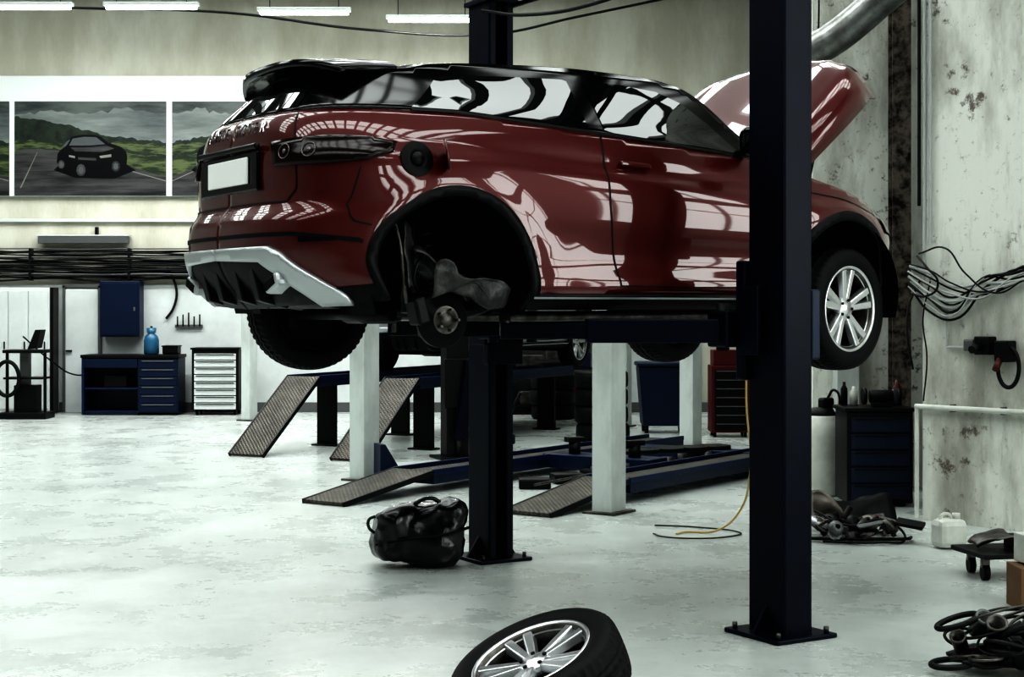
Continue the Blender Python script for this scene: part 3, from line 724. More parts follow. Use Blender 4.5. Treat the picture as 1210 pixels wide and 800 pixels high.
for z,t_ in((1.13,.06),(2.4,.06),(3.5,.5),(5.57,.06)): box('transom_%d'%(z*10),wn,(0,(wy0+wy1)/2,z),(.06,wy1-wy0,t_),M['gray'],bev=0)
def portal(name,loc,rot,sx,sy_):
    l=D.lights.new(name,'AREA'); l.shape='RECTANGLE'; l.size=sx; l.size_y=sy_; l.cycles.is_portal=True
    o=D.objects.new(name,l); o.location=loc; o.rotation_euler=rot; link(o)
portal('window_portal',(XR+.32,(wy0+wy1)/2,3.35),(0,R(90),0),4.5,wy1-wy0)
sk=[(.2,2.0),(4.2,6.0),(8.3,9.9),(12.6,14.9),(17.0,19.2),(21.0,23.4)]
ce=empty('ceiling'); y=-6.3
x0,x1=-14.3,XR+.3
sx0,sx1=-12.5,XR-1.0
for k,(a,b_) in enumerate(sk+[(26.1,26.1)]):
    box('ceiling_slab_%d'%k,ce,((x0+x1)/2,(y+a)/2,H+.1),(x1-x0,a-y,.2),M['ceil'],bev=0)
    if b_>a:
        box('ceiling_left_%d'%k,ce,((x0+sx0)/2,(a+b_)/2,H+.1),(sx0-x0,b_-a,.2),M['ceil'],bev=0)
        box('ceiling_right_%d'%k,ce,((x1+sx1)/2,(a+b_)/2,H+.1),(x1-sx1,b_-a,.2),M['ceil'],bev=0)
        s_=empty('window_%d'%(k+2),(0,0,0))
        nx=18
        for i in range(nx+1): box('glazing_bar_%d'%i,s_,(sx0+(sx1-sx0)*i/nx,(a+b_)/2,H+.1),(.22,b_-a,.14),M['gray'],bev=0)
        box('centre_bar',s_,((sx0+sx1)/2,(a+b_)/2,H+.1),(sx1-sx0,.10,.1),M['gray'],bev=0)
        portal('skylight_portal_%d'%k,((sx0+sx1)/2,(a+b_)/2,H+.22),(0,0,0),sx1-sx0,b_-a)
    y=b_
for k,yy in enumerate((-1.5,3.1,7.1,11.3,15.9,20.1,24.6)):
    xe=x1 if yy<7.4 else (3.2 if yy<14 else 2.7)
    t=empty('roof_beam',(0,yy,H-.28))
    for nm_,z_,w_,h_ in(('lower_flange',-.2,.2,.03),('web',0,.03,.4),('upper_flange',.2,.2,.03)):
        box(nm_,t,((x0+.35+xe-.35)/2,0,z_),(xe-x0-.7,w_,h_),M['gray'],bev=0)
w=D.worlds.new('World'); bpy.context.scene.world=w; w.use_nodes=True
w.node_tree.nodes['Background'].inputs[0].default_value=(.94,1,.975,1); w.node_tree.nodes['Background'].inputs[1].default_value=5.5

for (x,y_,rz) in((-6.95,22.6,0),(-5.15,22.6,0),(-3.02,23.0,0),(-1.2,23.6,0)):
    fx=empty('fluorescent_lamp',(x,y_,5.98),rz)
    box('housing',fx,(0,0,.05),(1.36,.14,.05),M['white'],bev=.005)
    for q in(-.035,.035): cyl('tube_%d'%(q*1000),fx,(-.64,q,.0),(.64,q,.0),.022,M['tube'],16)
    for q in(-.5,.5): cyl('hanger_%d'%(q*10),fx,(q,0,.07),(q,0,H-5.98),.006,M['dark'],8)
    l=D.lights.new('tube_light','AREA'); l.shape='RECTANGLE'; l.size=1.3; l.size_y=.12; l.energy=60
    o=D.objects.new('tube_light',l); link(o,fx); o.location=(0,0,-.05)
tube('lamp_cable',empty('lamp_cable_run'),[(-9,23.4,6.2),(-6,23.4,6.12),(-4.2,23.4,6.06),(-2.2,23.8,5.88),(-.3,24,5.85),(1,24.5,6.2),(2.5,25,6.6)],.02,M['cable'])
# ------------------------------------------------------------ back-wall dressing (wall y=25.8)
YB=25.78
bd=empty('display_board',(0,YB,0))
box('panel',bd,(-7.6,-.03,4.49),(7.4,.05,1.96),M['board'],bev=.01)
M['psky']=mat('poster_sky',(.07,.085,.085),.4,var=.8,vscale=.8,vcol=(.34,.37,.35),stretch=(.35,1,2.4),vlo=.35,vhi=.65)
M['pcloud']=mat('poster_cloud',(.03,.038,.038),.4,var=.8,vscale=1.5,vcol=(.14,.16,.15),stretch=(.4,1,2),vlo=.4,vhi=.6)
M['pdark']=mat('poster_dark_hills',(.010,.016,.013),.4,var=.8,vscale=6,vcol=(.03,.045,.028))
M['pgreen']=mat('poster_green',(.018,.030,.014),.4,var=.95,vscale=3.5,vcol=(.11,.135,.06),stretch=(.7,1,4),vlo=.45,vhi=.56)
M['proad']=mat('poster_road',(.018,.019,.020),.4,var=.8,vscale=3,vcol=(.09,.09,.088),stretch=(.25,1,3))
M['pline']=mat('poster_line',(.22,.22,.20),.4)
M['pcar']=mat('poster_car_black',(.004,.004,.005),.3)
M['pglass']=mat('poster_car_glass',(.10,.11,.11),.3)
def flat(name,par,pts,y,m): 
    v=[(p[0],y,p[1]) for p in pts]; return mesh(name,par,v,[tuple(range(len(v)))],m)
def rough(pts,amp=.008,n=6,seed=0):
    out=[]
    for i in range(len(pts)):
        a=pts[i];b_=pts[(i+1)%len(pts)]
        for k in range(n):
            t=k/n; x=a[0]+(b_[0]-a[0])*t; z=a[1]+(b_[1]-a[1])*t
            if 0<x<1 and 0<z<1: z+=amp*noise.noise(Vector((x*30,z*30,seed)))*2
            out.append((x,max(0,min(1,z))))
    return out
def poster(x0,x1,kind,flipx=False):
    e=empty('poster',(x0,YB-.066,3.52)); W=x1-x0; Hh=1.53
    def T(pts): return [((W-p[0]*W) if flipx else p[0]*W,p[1]*Hh) for p in pts]
    box('backing',e,(W/2,.0,Hh/2),(W,.012,Hh),M['pdark'],bev=0)
    flat('sky',e,T([(0,.45),(1,.45),(1,1),(0,1)]),-.008,M['psky'])
    flat('cloud_bank',e,T(rough([(0,.86),(.2,.90),(.45,.86),(.7,.92),(1,.88),(1,1),(0,1)],.03)),-.009,M['pcloud'])
    flat('far_hills',e,T(rough([(0,.42),(1,.42),(1,.56),(.92,.59),(.85,.585),(.74,.62),(.6,.63),(.52,.68),(.45,.69),(.36,.75),(.3,.75),(.2,.80),(.12,.81),(0,.84)],.012)),-.010,M['pdark'])
    flat('meadow',e,T(rough([(.0,.3),(1,.16),(1,.52),(.93,.55),(.85,.545),(.76,.575),(.66,.57),(.58,.53),(.5,.54),(.4,.52),(.3,.55),(.2,.62),(.12,.61),(0,.66)],.012,6,3)),-.012,M['pgreen'])
    flat('hedge_row',e,T(rough([(.45,.50),(.6,.49),(.8,.44),(1,.40),(1,.43),(.8,.475),(.62,.515),(.5,.53)],.014,6,5)),-.0125,M['pdark'])
    flat('hedge_row_b',e,T(rough([(0,.58),(.1,.58),(.22,.60),(.3,.57),(.28,.62),(.15,.66),(0,.68)],.014,6,8)),-.0125,M['pdark'])
    flat('near_bank',e,T(rough([(0,.45),(.06,.50),(.12,.51),(.16,.47),(.2,.47),(.26,.51),(.3,.49),(.34,.38),(0,.3)],.015,6,9)),-.013,M['pdark'])
    flat('road',e,T([(0,0),(1,0),(1,.20),(.88,.25),(.75,.32),(.6,.385),(.45,.44),(.3,.48),(.06,.50),(0,.46)]),-.014,M['proad'])
    flat('road_line',e,T([(.035,.08),(.045,.08),(.153,.46),(.15,.46)]),-.016,M['pline'])
    flat('road_line_b',e,T([(1,.15),(1,.16),(.62,.333),(.61,.33)]),-.016,M['pline'])
    if kind:
        flat('car_shadow',e,T([(.26,.27),(.40,.19),(.66,.18),(.80,.27),(.74,.33),(.3,.33)]),-.017,M['pcar'])
        flat('car_body',e,T([(.28,.35),(.285,.44),(.30,.48),(.34,.52),(.355,.58),(.38,.625),(.45,.648),(.54,.645),(.575,.62),(.62,.56),(.67,.535),(.71,.51),(.735,.47),(.745,.42),(.74,.33),(.70,.27),(.62,.24),(.45,.22),(.34,.28)]),-.018,M['pcar'])
        flat('car_glass',e,T([(.36,.53),(.385,.605),(.46,.625),(.54,.62),(.60,.545),(.5,.53)]),-.020,M['pglass'])
        flat('car_side_glass',e,T([(.305,.50),(.345,.53),(.37,.595),(.35,.58)]),-.020,M['pglass'])
        flat('car_bonnet',e,T([(.37,.51),(.5,.515),(.61,.53),(.66,.50),(.58,.46),(.40,.47)]),-.0195,M['proad'])
        flat('car_lamps',e,T([(.56,.42),(.64,.44),(.64,.41),(.57,.395)]),-.020,M['pline'])
        flat('car_lamps_b',e,T([(.36,.43),(.40,.42),(.40,.395),(.36,.41)]),-.020,M['pline'])
        flat('car_grille',e,T([(.42,.41),(.54,.40),(.54,.37),(.42,.38)]),-.020,M['proad'])
        for cx,cz,r in((.44,.27,.05),(.67,.31,.045),(.31,.33,.035)):
            flat('car_wheel_%d'%(cx*100),e,T([(cx+r*.62*math.cos(a*.5236),cz+r*1.3*math.sin(a*.5236)) for a in range(12)]),-.021,M['proad'])
            flat('car_rim_%d'%(cx*100),e,T([(cx+r*.35*math.cos(a*.5236),cz+r*.8*math.sin(a*.5236)) for a in range(12)]),-.022,M['pglass'])
    return e
poster(-10.6,-8.17,False); poster(-8.08,-5.62,True); poster(-5.52,-3.95,True,True)
tr=empty('trim_1',(0,YB,0)); box('rail',tr,(-5,-.03,3.12),(17,.05,.05),M['white'],bev=.005)
box('skirting',tr,(-5,-.02,.08),(17,.03,.16),M['gray'],bev=.005)
lp=empty('trim_2',(0,YB,0)); box('panel',lp,(-5.2,-.012,1.04),(16.5,.02,2.06),M['white'],bev=0)
wl=empty('wall_lamp',(-6.95,YB-.1,2.80)); box('body',wl,(0,0,0),(1.45,.16,.12),M['gray'],bev=.01); box('cap',wl,(0,0,.07),(1.5,.18,.02),M['white']); box('bracket',wl,(.2,.05,.14),(.05,.06,.14),M['dark'])
cbn=empty('cable_bundle',(0,YB-.11,0))
for k in range(22):
    z=2.66-k*.023; sag=random.uniform(.0,.05)
    pts=[(x,-.02*(k%4),z-sag*math.sin((x+12)*1.6+k)**2+random.uniform(-.006,.006)) for x in np.linspace(-12,3.6,34)]
    tube('cable_%d'%k,cbn,pts,random.uniform(.011,.018),M['cable'] if k%6 else M['gray'],res=1)
for x in np.arange(-11,3.5,1.6): box('clip_%d'%(x*10),cbn,(x,.0,2.40),(.04,.14,.52),M['dark'],bev=0)
lk=empty('metal_locker',(-7.85,25.45,0))
box('body',lk,(0,0,1.02),(.98,.55,2.0),M['white'],bev=.01)
for k in(-1,0,1):
    box('leaf_%d'%(k+1),lk,(k*.32,-.285,1.03),(.305,.02,1.88),M['white'],bev=.006); box('handle_%d'%(k+1),lk,(k*.32+.1,-.30,1.1),(.02,.02,.12),M['dark'])
box('plinth',lk,(0,.02,.03),(.9,.45,.06),M['dark'])
box('side_post',lk,(.52,-.1,1.02),(.05,.3,2.0),M['dark'])
dr=empty('door_1',(-6.98,25.72,0))
box('leaf',dr,(0,-.03,1.0),(.53,.05,2.0),M['white'],bev=.008); box('frame_left',dr,(-.288,-.02,1.03),(.045,.08,2.06),M['gray']); box('frame_right',dr,(.288,-.02,1.03),(.045,.08,2.06),M['gray']); box('frame_top',dr,(0,-.02,2.05),(.62,.08,.06),M['gray'])
box('handle',dr,(-.2,-.08,1.0),(.10,.03,.025),M['dark'])
ub=empty('electrical_cabinet',(-6.31,25.60,1.68)); box('body',ub,(0,0,0),(.64,.30,.9),M['dkblue'],bev=.012); box('door_panel',ub,(0,-.155,0),(.58,.012,.84),M['dkblue'],bev=.004); box('lock',ub,(.24,-.165,0),(.03,.02,.06),M['gray'])
dk=empty('workbench',(-6.03,25.25,0))
box('top',dk,(0,0,.93),(1.55,.62,.05),M['dark'],bev=.006)
box('side_panel',dk,(-.74,0,.46),(.04,.58,.9),M['blue']); box('back_panel',dk,(-.3,.28,.46),(.9,.02,.9),M['dkblue'])
box('drawer_unit',dk,(.44,0,.47),(.64,.56,.86),M['dkblue'],bev=.006)
for k in range(6): box('drawer_%d'%k,dk,(.44,-.285,.12+k*.138),(.60,.02,.125),M['dkblue'],bev=.006); box('drawer_pull_%d'%k,dk,(.44,-.30,.165+k*.138),(.5,.015,.015),M['gray'])
box('shelf',dk,(-.3,0,.42),(.86,.5,.03),M['blue']); box('stored_box',dk,(-.25,-.05,.53),(.35,.3,.18),M['dark']); box('left_drawer',dk,(-.3,-.2,.82),(.84,.2,.14),M['dkblue'])
box('base',dk,(-.3,0,.04),(.86,.5,.06),M['dkblue'])
sb=empty('parts_bin',(-5.44,25.3,.957)); box('bin_body',sb,(0,0,.065),(.24,.3,.13),M['dark'],bev=.02); box('bin_rim',sb,(0,0,.13),(.26,.32,.02),M['dark'])
gb=empty('gas_cylinder',(-5.73,25.15,.957)); lathe('bottle',gb,[(0,0),(.10,.0),(.118,.02),(.118,.22),(.10,.29),(.045,.34),(.04,.36),(0,.36)],M['bluelt'],32); lathe('collar',gb,[(.07,.34),(.075,.42),(.07,.42),(.065,.34)],M['bluelt'],24); cyl('valve',gb,(0,0,.35),(0,0,.45),.02,M['dark'])
rc=empty('roller_cabinet',(-4.69,25.25,0)); box('carcass',rc,(0,0,.56),(.74,.5,.96),M['dark'],bev=.01)
for k in range(8):
    box('drawer_%d'%k,rc,(0,-.26,.14+k*.112),(.66,.02,.098),M['white'],bev=.006); box('pull_%d'%k,rc,(0,-.275,.175+k*.112),(.6,.015,.014),M['dark'])
box('lid',rc,(0,0,1.05),(.78,.54,.03),M['dark'])
for a in(-.3,.3):
    for c_ in(-.18,.18): cyl('caster_%d_%d'%(a*10,c_*100),rc,(a-.015,c_,.04),(a+.015,c_,.04),.04,M['rubber'],16)
bs=empty('wheel_balancer',(-7.45,24.3,0))
box('base',bs,(0,0,.05),(.72,.5,.10),M['dark'],bev=.01); box('column',bs,(-.05,.1,.55),(.14,.14,1.0),M['gray'],bev=.01); box('tray',bs,(0,0,1.03),(.62,.42,.05),M['dark'],bev=.01)
box('cabinet',bs,(.0,.05,.30),(.34,.3,.42),M['dark'],bev=.01)
box('shelf',bs,(0,0,.62),(.6,.4,.03),M['dark']); prism('screen',bs,[(0,0),(.14,.02),(.2,.3),(.12,.3)],-.14,.14,M['dark'],(.05,0,1.06)); box('side_bar',bs,(.28,0,.55),(.04,.04,1.0),M['dark']); box('side_bar_b',bs,(-.3,0,.55),(.04,.04,1.0),M['dark'])
tube('hose_reel',bs,[(-.22+.18*math.cos(a),-.26,.62+.26*math.sin(a)) for a in np.linspace(0,6.28,16)[:-1]],.03,M['rubber'],cyclic=True)
tube('cable',empty('wall_cable'),[(-5.6,YB-.06,2.35),(-5.45,YB-.08,2.0),(-5.5,YB-.06,1.7),(-5.62,YB-.06,1.52)],.02,M['cable'])
hk=empty('tool_rack',(-5.25,YB-.06,1.40)); box('rail',hk,(0,0,0),(.45,.03,.05),M['gray']); 
for k in range(5): cyl('tool_%d'%k,hk,(-.18+k*.09,-.03,.0),(-.18+k*.09,-.03,.16+.03*(k%3)),.012,M['dark'],10)
tube('cord',empty('hanging_cord'),[(-7.6,24.6,1.25),(-7.3,25.1,.85),(-7.0,25.4,.62),(-6.7,25.4,.66)],.012,M['cable'])
sh=empty('storage_shelf',(.35,25.3,0))
for a in(-1.05,1.05):
    for c_ in(-.22,.22): box('upright_%d_%d'%(a*10,c_*100),sh,(a,c_,1.0),(.05,.05,2.0),M['dkblue'])
for k in range(4):
    box('shelf_%d'%k,sh,(0,0,.15+k*.58),(2.15,.5,.03),M['dark'])
    if k<3:
        xx=-.95
        while xx<.8:
            ww=random.uniform(.22,.42); hh=random.uniform(.2,.46)
            box('carton_%d_%d'%(k,int((xx+2)*100)),sh,(xx+ww/2,0,.165+k*.58+hh/2),(ww,.38,hh),random.choice([M['dark'],M['gray'],M['dkblue'],M['plastic'],M['redcab'],M['steel']]),bev=.01); xx+=ww+.04
for j,(tx,ty) in enumerate(((1.15,20.2),(.62,24.2))):
    ts=empty('tyre_stack',(tx,ty,0))
    for k in range(4):
        lathe('tyre_%d'%k,ts,[(.22,.02),(.25,0),(.31,0),(.34,.03),(.345,.1),(.34,.19),(.31,.22),(.25,.22),(.22,.20)],M['rubber'],48,(random.uniform(-.02,.02),random.uniform(-.02,.02),.225*k))
bn=empty('waste_bin',(2.07,21.6,0)); prism('body',bn,[(-.30,.10),(.30,.10),(.36,.90),(-.36,.90)],-.28,.28,M['dkblue'],bev=.02); box('lid',bn,(0,0,.93),(.76,.62,.06),M['dkblue'],bev=.02)
for a in(-.25,.25): cyl('bin_wheel_%d'%(a*10),bn,(a-.03,.18,.09),(a+.03,.18,.09),.09,M['rubber']); box('foot_%d'%(a*10),bn,(a,-.2,.05),(.05,.05,.1),M['dark'])
rd=empty('tool_cabinet',(2.86,20.9,0)); box('carcass',rd,(0,0,.50),(.50,.42,.88),M['redcab'],bev=.01)
for k in range(7): box('drawer_%d'%k,rd,(0,-.22,.14+k*.115),(.42,.02,.10),M['dark'],bev=.004); box('pull_%d'%k,rd,(0,-.235,.175+k*.115),(.38,.012,.012),M['gray'])
box('top_chest',rd,(0,0,1.04),(.44,.36,.20),M['redcab'],bev=.01)
for a in(-.2,.2):
    for c_ in(-.15,.15): cyl('caster_%d_%d'%(a*10,c_*100),rd,(a-.015,c_,.04),(a+.015,c_,.04),.04,M['rubber'],16)
tk=empty('trolley_jack',(-.25,19.3,0)); box('frame',tk,(0,0,.12),(.3,.9,.12),M['dkblue'],(0,0,R(20)),.02); cyl('handle',tk,(.1,-.3,.15),(.35,-.7,.7),.018,M['dark']); lathe('saddle',tk,[(0,.24),(.07,.24),(.08,.18),(0,.16)],M['dark'],20,(-.1,.3,0))
for a in(-1,1):
    for c_ in(-.3,.3): cyl('jack_wheel_%d_%d'%(a,c_*10),tk,(a*.15-.02,c_,.06),(a*.15+.02,c_,.06),.06,M['steel'],16)

# ------------------------------------------------------------ right corner
tc_=empty('tool_chest',(3.12,13.66,0)); box('carcass',tc_,(0,0,.42),(.56,.5,.78),M['dark'],bev=.012)
for k in range(5): box('drawer_%d'%k,tc_,(0,-.255,.13+k*.142),(.50,.02,.128),M['dkblue'],bev=.005); box('pull_%d'%k,tc_,(0,-.27,.18+k*.142),(.44,.014,.014),M['dark'])
box('top',tc_,(0,0,.825),(.60,.54,.03),M['dark'])
for a in(-.2,.2):
    for c_ in(-.18,.18): cyl('foot_%d_%d'%(a*10,c_*100),tc_,(a,c_,0),(a,c_,.04),.03,M['dark'],12)
bg=empty('bench_grinder',(3.16,13.55,.842)); cyl('motor',bg,(-.10,0,.09),(.10,0,.09),.055,M['dark'],bev=.01); box('foot',bg,(0,0,.02),(.16,.12,.04),M['dark'])
for a in(-1,1): cyl('wheel_%d'%(a+1),bg,(a*.13,0,.09),(a*.16,0,.09),.07,M['dark'])
for k,(bx_,by_,br_,bh_,bm_) in enumerate(((2.90,13.82,.03,.20,'dark'),(2.98,13.80,.035,.16,'whitepl'),(3.36,13.80,.04,.22,'rubberc'),(3.30,13.70,.03,.14,'gray'))):
    bo=empty('spray_bottle',(bx_,by_,.842)); lathe('bottle',bo,[(0,0),(br_,0),(br_,bh_*.7),(br_*.45,bh_*.85),(br_*.45,bh_),(0,bh_)],M[bm_],20)
br=empty('plastic_drum',(2.80,14.28,0)); lathe('body',br,[(0,0),(.14,0),(.155,.02),(.16,.3),(.155,.32),(.16,.34),(.16,.55),(.15,.66),(.12,.70),(.12,.72),(0,.72)],M['whitepl'],40)
lathe('lid',br,[(0,.80),(.09,.79),(.12,.74),(.12,.72)],M['dark'],32); box('pump',br,(.03,-.02,.83),(.12,.1,.1),M['dark'],(0,0,.4),.02); tube('hose',br,[(.05,0,.88),(.10,-.05,.95),(.14,-.10,.75),(.14,-.12,.4),(.13,-.12,.05)],.012,M['cable'])
wp=empty('wall_pier',(3.13,14.85,0)); box('shaft',wp,(0,0,.72),(.21,.24,1.44),M['wpost'],bev=.01); box('cap',wp,(0,0,1.45),(.26,.28,.03),M['gray'])
rb=empty('steel_stanchion',(3.60,14.7,0)); box('web',rb,(0,0,3.6),(.03,.16,7.2),M['rust'],bev=0); box('flange_a',rb,(-.0,-.08,3.6),(.17,.02,7.2),M['rust'],bev=0); box('flange_b',rb,(0,.08,3.6),(.17,.02,7.2),M['rust'],bev=0)
cd=empty('wall_conduit',(0,0,0))
for k,(a,off) in enumerate(((.04,.03),(.09,.03),(-.02,.02))):
    p=PW+DW*a+NW*off; tube('pipe_%d'%k,cd,[(p.x,p.y,1.9+.3*k),(p.x,p.y,6.8)],.014,(M['cablew'],M['cablew'],M['cable'])[k],smooth=False)
def WP(a,z,off): p=PW+DW*a+NW*off; return (p.x,p.y,z)
hp=empty('wall_pipe')
tube('pipe_b',hp,[WP(-.03,.905,.05),WP(1.2,.905,.05),WP(3,.905,.05)],.022,M['whitepl'],smooth=False); 
tube('pipe_c',hp,[WP(-.02,.905,.05),WP(-.02,.5,.05),WP(-.02,.02,.05)],.018,M['whitepl'],smooth=False)
for a_ in(.3,.75): box('pipe_clip_%d'%(a_*100),hp,WP(a_,.905,.025),(.03,.05,.06),M['gray'],(0,0,math.atan2(DW.y,DW.x)))
wc=empty('wall_cables')
for k in range(11):
    o1=random.uniform(.03,.10)
    pts=[WP(-.08,2.04-.02*k,o1),WP(.12,1.98-.03*k+random.uniform(-.03,.03),.08),WP(.35,1.88-.028*k,o1+.03),WP(.6,1.86+random.uniform(-.10,.08),o1),WP(.85,1.92+random.uniform(-.06,.06),.06),WP(1.3,2.0+.01*k,.05)]
    tube('cable_%d'%k,wc,pts,random.uniform(.006,.013),M['cablew'] if k%2 else M['cable'],res=2)
tube('loop_cable',wc,[WP(-.02,2.1,.05),WP(.15,2.0,.15),WP(.25,1.88,.15),WP(.1,1.78,.1),WP(-.05,1.8,.08)],.009,M['cable'])
tube('loop_cable_b',wc,[WP(.0,2.12,.05),WP(.3,2.15,.12),WP(.5,1.95,.15),WP(.75,1.8,.12),WP(.95,1.9,.06)],.007,M['cable'])
tube('drop_cable',wc,[WP(-.0,1.9,.04),WP(-.06,1.7,.1),WP(-.04,1.45,.14),WP(-.02,1.2,.10)],.009,M['cable'])
tube('drop_cable_b',wc,[WP(.10,1.9,.04),WP(.06,1.6,.08),WP(.09,1.3,.07),WP(.05,.95,.06)],.006,M['cable'])
sk_=empty('socket_box'); p=WP(.62,1.40,.07); box('box',sk_,p,(.14,.10,.14),M['dark'],(0,0,math.atan2(DW.y,DW.x)),.01); p=WP(.80,1.36,.08); box('box_b',sk_,p,(.12,.12,.16),M['dark'],(0,0,math.atan2(DW.y,DW.x)),.01)
p=WP(.47,1.40,.04); box('box_c',sk_,p,(.09,.07,.09),M['gray'],(0,0,math.atan2(DW.y,DW.x)),.01)
tube('socket_conduit',sk_,[WP(.25,1.38,.03),WP(.56,1.38,.03)],.012,M['cablew'],smooth=False); tube('socket_conduit_b',sk_,[WP(.25,1.38,.03),WP(.25,1.75,.03)],.012,M['cablew'],smooth=False)
cyl('plug',sk_,WP(.60,1.40,.10),WP(.60,1.37,.22),.03,M['dark']); cyl('plug_red',sk_,WP(.78,1.30,.12),WP(.78,1.22,.18),.025,M['rubberc'])
tube('hanging_hose',sk_,[WP(.84+.09*math.cos(t),1.24+.15*math.sin(t),.10) for t in np.linspace(0,6.28,14)[:-1]],.016,M['cable'],cyclic=True)
du=empty('ventilation_duct'); tube('duct',du,[(2.55,14.3,3.95),(2.75,14.2,4.02),(3.3,13.9,4.45),(3.9,13.4,5.0),(4.3,13.0,6.2),(4.3,13.0,7.5)],.15,M['duct'],res=8)
tube('strap',du,[(2.75,14.2,4.16),(2.8,14.2,7.5)],.008,M['dark'],smooth=False)
jc=empty('jerrycan',(3.07,11.12,0)); box('body',jc,(0,0,.105),(.22,.17,.205),M['whitepl'],(0,0,R(15)),.045); cyl('cap',jc,(.05,0,.2),(.05,0,.245),.028,M['whitepl']); tube('handle',jc,[(-.07,-.02,.195),(-.05,-.015,.235),(.0,.0,.235),(.02,.0,.2)],.012,M['whitepl'])
# heap of loose metal and plastic parts
M['partgrey']=mat('part_grey_brown',(.16,.14,.12),.4,.3,.2,var=.6,vscale=8)
cpz=empty('loose_car_parts',(2.52,11.80,0))
crumple('bumper_skin',cpz,24,10,lambda u,w:(-.45+.40*u,-.05+.10*math.sin(u*3.1)+.05*w,.05+.26*w*math.sin(.5+u*2.1)+.02),M['partgrey'],.03,.008)
crumple('black_shield',cpz,18,8,lambda u,w:(-.48+.86*u,.14+.14*w,.04+.20*w+.03*math.sin(u*9)),M['plastic'],.04,.01)
rn=random.Random(11)
ms=[M['dark'],M['steel'],M['plastic'],M['rubberc'],M['satin'],M['gray'],M['partgrey'],M['dark'],M['steel']]
for k in range(20):
    a=rn.uniform(-.42,.34); b2=rn.uniform(-.46,.08)
    s3=(rn.uniform(.08,.22),rn.uniform(.03,.10),rn.uniform(.01,.04))
    box('plate_part_%d'%k,cpz,(a,b2,.09+rn.uniform(0,.05)),s3,rn.choice(ms),(rn.uniform(-.5,.5),rn.uniform(-.6,.6),rn.uniform(0,3.1)),.006)
for k in range(9):
    a=rn.uniform(-.38,.32); b2=rn.uniform(-.45,.05); r_=rn.uniform(.04,.09)
    d=Vector((rn.uniform(-.5,.5),rn.uniform(-.9,.1),rn.uniform(.3,1))).normalized()
    lathe('disc_part_%d'%k,cpz,[(r_*.35,0),(r_,0),(r_,.03),(r_*.6,.05),(r_*.35,.05)],rn.choice(ms),28,(a,b2,.10),d.to_track_quat('Z','Y').to_euler())
for k in range(8):
    a=rn.uniform(-.35,.25); b2=rn.uniform(-.42,.05); L=rn.uniform(.08,.18); an=rn.uniform(0,3.1)
    cyl('rod_part_%d'%k,cpz,(a,b2,.04),(a+L*math.cos(an)*.7,b2+L*math.sin(an)*.7,.06+L*rn.uniform(0,.9)),rn.uniform(.012,.028),rn.choice(ms),14)
for k in range(14):
    a=rn.uniform(-.45,.38); b2=rn.uniform(-.50,.10)
    bm=bmesh.new(); bmesh.ops.create_icosphere(bm,subdivisions=2,radius=rn.uniform(.03,.06))
    for v in bm.verts: v.co+=noise.noise_vector(v.co*14+Vector((k,0,0)))*.05; v.co.z*=.7
    me=D.meshes.new('bracket'); bm.to_mesh(me); bm.free(); me.materials.append(rn.choice(ms)); o=link(D.objects.new('bracket_%d'%k,me),cpz); o.location=(a,b2,.045)
tube('wiring_loom',cpz,[(-.5,-.3,.02),(-.2,-.45,.03),(.1,-.38,.02),(.30,-.45,.03),(.38,-.3,.02)],.012,M['cable'])
tube('wiring_loom_b',cpz,[(-.3,-.2,.2),(-.1,-.4,.12),(.2,-.3,.14),(.3,-.45,.03),(.1,-.55,.02),(-.3,-.5,.02)],.009,M['cable'])
cr=empty('parts_dolly',(3.15,9.95,0)); box('deck',cr,(0,0,.16),(.62,.45,.03),M['dark'],(0,0,.2)); 
for a in(-.22,.22):
    for c_ in(-.15,.15): cyl('caster_%d_%d'%(a*10,c_*100),cr,(a-.02,c_,.05),(a+.02,c_,.05),.05,M['rubber'],16); box('fork_%d_%d'%(a*10,c_*100),cr,(a,c_,.115),(.05,.04,.08),M['steel'])
tube('handle',cr,[(.1,.1,.17),(.2,.15,.5),(.28,.18,.62)],.014,M['dark']); box('tray',cr,(.15,0,.215),(.3,.3,.08),M['plastic'],(0,0,.2),.01)
crumple('cover_part',cr,12,8,lambda u,w:(-.25+.35*u,-.12+.25*w,.20+.06*math.sin(u*3.1)),M['steel'],.04,.01)
tube('hose',empty('floor_hose'),[(3.30,11.35,.02),(3.5,11.0,.02),(3.75,10.9,.02),(4.1,10.6,.02)],.018,M['cablew'])
bx=empty('cardboard_box',(2.97,8.9,0)); 
box('carton_lower',bx,(0,0,.12),(.30,.26,.24),M['card'],bev=.004); box('carton_upper',bx,(.03,.02,.33),(.26,.22,.16),M['whitepl'],(0,0,.15),.004); box('tape',bx,(0,0,.245),(.05,.26,.004),M['rubberc'],bev=0)
hpz=empty('hose_pile',(2.12,7.30,0))
for k in range(16):
    r=random.uniform(.07,.16); cx,cy=random.uniform(-.10,.34),random.uniform(-.14,.15); tl=random.uniform(-.9,.9)
    tube('hose_%d'%k,hpz,[(cx+r*math.cos(t),cy+r*math.sin(t)*.7,.03+.012*k+.07*math.sin(t+k)*tl+abs(tl)*.07) for t in np.linspace(0,5.6,13)],random.uniform(.006,.015),M['cable'] if k%5 else M['steel'])
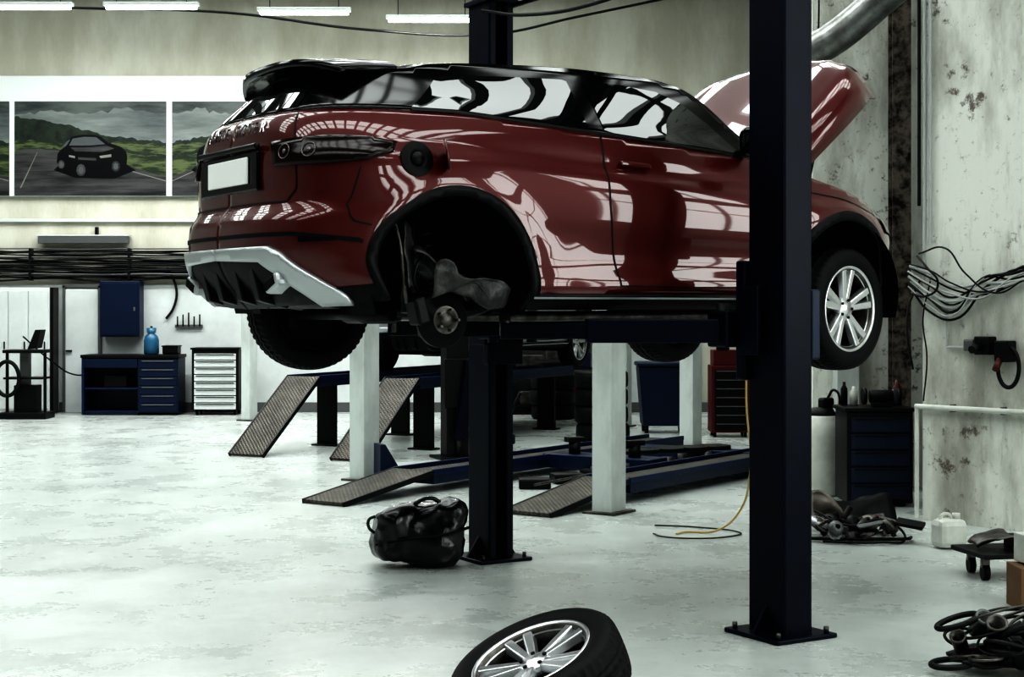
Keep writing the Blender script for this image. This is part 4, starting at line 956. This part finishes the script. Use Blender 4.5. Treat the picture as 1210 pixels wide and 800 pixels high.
for k,(a,b2,z_,r) in enumerate(((.12,.02,.20,.045),(.28,.05,.22,.05),(.20,-.10,.12,.04),(-.02,.08,.14,.035),(.36,-.02,.14,.05),(.05,.10,.22,.04),(.30,-.12,.10,.045))):
    d=Vector((random.uniform(-.5,.5),random.uniform(-.8,-.2),.6)).normalized()*.12
    lathe('filter_can_%d'%k,hpz,[(0,0),(r,0),(r,.10),(r*1.1,.105),(r*1.1,.12),(r*.8,.12),(r*.8,.03),(0,.03)],(M['steel'],M['gray'],M['dark'],M['steel'],M['card'],M['gray'],M['steel'])[k],28,(a,b2,z_-.05),d.to_track_quat('Z','Y').to_euler())
crumple('cover',hpz,14,10,lambda u,w:(-.05+.5*u,-.10+.30*w,.06+.08*math.sin(u*3.1)*math.sin(w*3.1)),M['dark'],.04,.01)

ys=empty('air_hose'); tube('hose',ys,[(1.74,11.7,1.50),(1.73,11.68,1.0),(1.75,11.65,.45),(1.68,11.7,.18),(1.52,11.78,.03),(1.30,11.85,.01),(1.22,11.75,.01)],.008,M['yellow'])
tube('cord',ys,[(1.05,11.75,.012),(1.10,11.6,.012),(1.3,11.5,.012),(1.6,11.6,.012),(1.70,11.8,.012),(1.4,12.1,.012),(1.1,12.2,.012)],.006,M['cable'])

# duffel bag
dbg=empty('duffel_bag',(-.60,10.38,0),R(8))
bm=bmesh.new(); bmesh.ops.create_icosphere(bm,subdivisions=6,radius=1)
for v in bm.verts:
    c=v.co.copy(); p=Vector([math.copysign(abs(q)**.48,q) for q in c]); 
    p=Vector((p.x*.31,p.y*.20,p.z*.205)); 
    p.z*=1+.20*p.x/.31; p.x+=.03*p.z/.2
    n1=noise.noise(p*5)*.04+noise.noise(p*13)*.010-abs(noise.noise(p*8+Vector((5,1,2))))*.03
    p+=c*n1; p.z=max(p.z+.215,0.004) ; v.co=p
me=D.meshes.new('bag_body'); bm.to_mesh(me); bm.free(); me.materials.append(M['bag'])
for p in me.polygons: p.use_smooth=True
link(D.objects.new('bag_body',me),dbg)
tube('handle',dbg,[(-.06,-.08,.39),(-.02,-.10,.43),(.06,-.10,.45),(.12,-.08,.42)],.014,M['bag'])
tube('zip_seam',dbg,[(-.30,-.13,.16),(-.1,-.205,.20),(.12,-.21,.22),(.31,-.13,.26)],.010,M['plastic'])
tube('side_buckle',dbg,[(-.30,-.05,.22),(-.34,-.06,.26),(-.34,-.05,.31),(-.30,-.04,.33)],.010,M['bag'])

# loose wheel on the floor, propped on a block
lw=wheel(None,(.11,6.22,.232),(0,0,0),'car_wheel')
nrm=Vector((-.36,-.22,.90)).normalized(); lw.rotation_euler=nrm.to_track_quat('Z','Y').to_euler()
blk=empty('wooden_block',(.29,6.32,0)); box('block',blk,(0,0,.075),(.14,.14,.15),M['card'],(0,0,.3),.006)

# ------------------------------------------------------------ camera
cam=D.cameras.new('camera'); cam.sensor_width=36; cam.lens=1870/1210*36; cam.shift_y=-35/1210; cam.clip_end=200
co=D.objects.new('camera',cam); co.location=(0,0,1.68); co.rotation_euler=(R(90),0,0); link(co)
bpy.context.scene.camera=co
vs=bpy.context.scene.view_settings
vs.view_transform='Standard'
try: vs.look='Very High Contrast'
except Exception as ex: print(ex)
vs.exposure=0
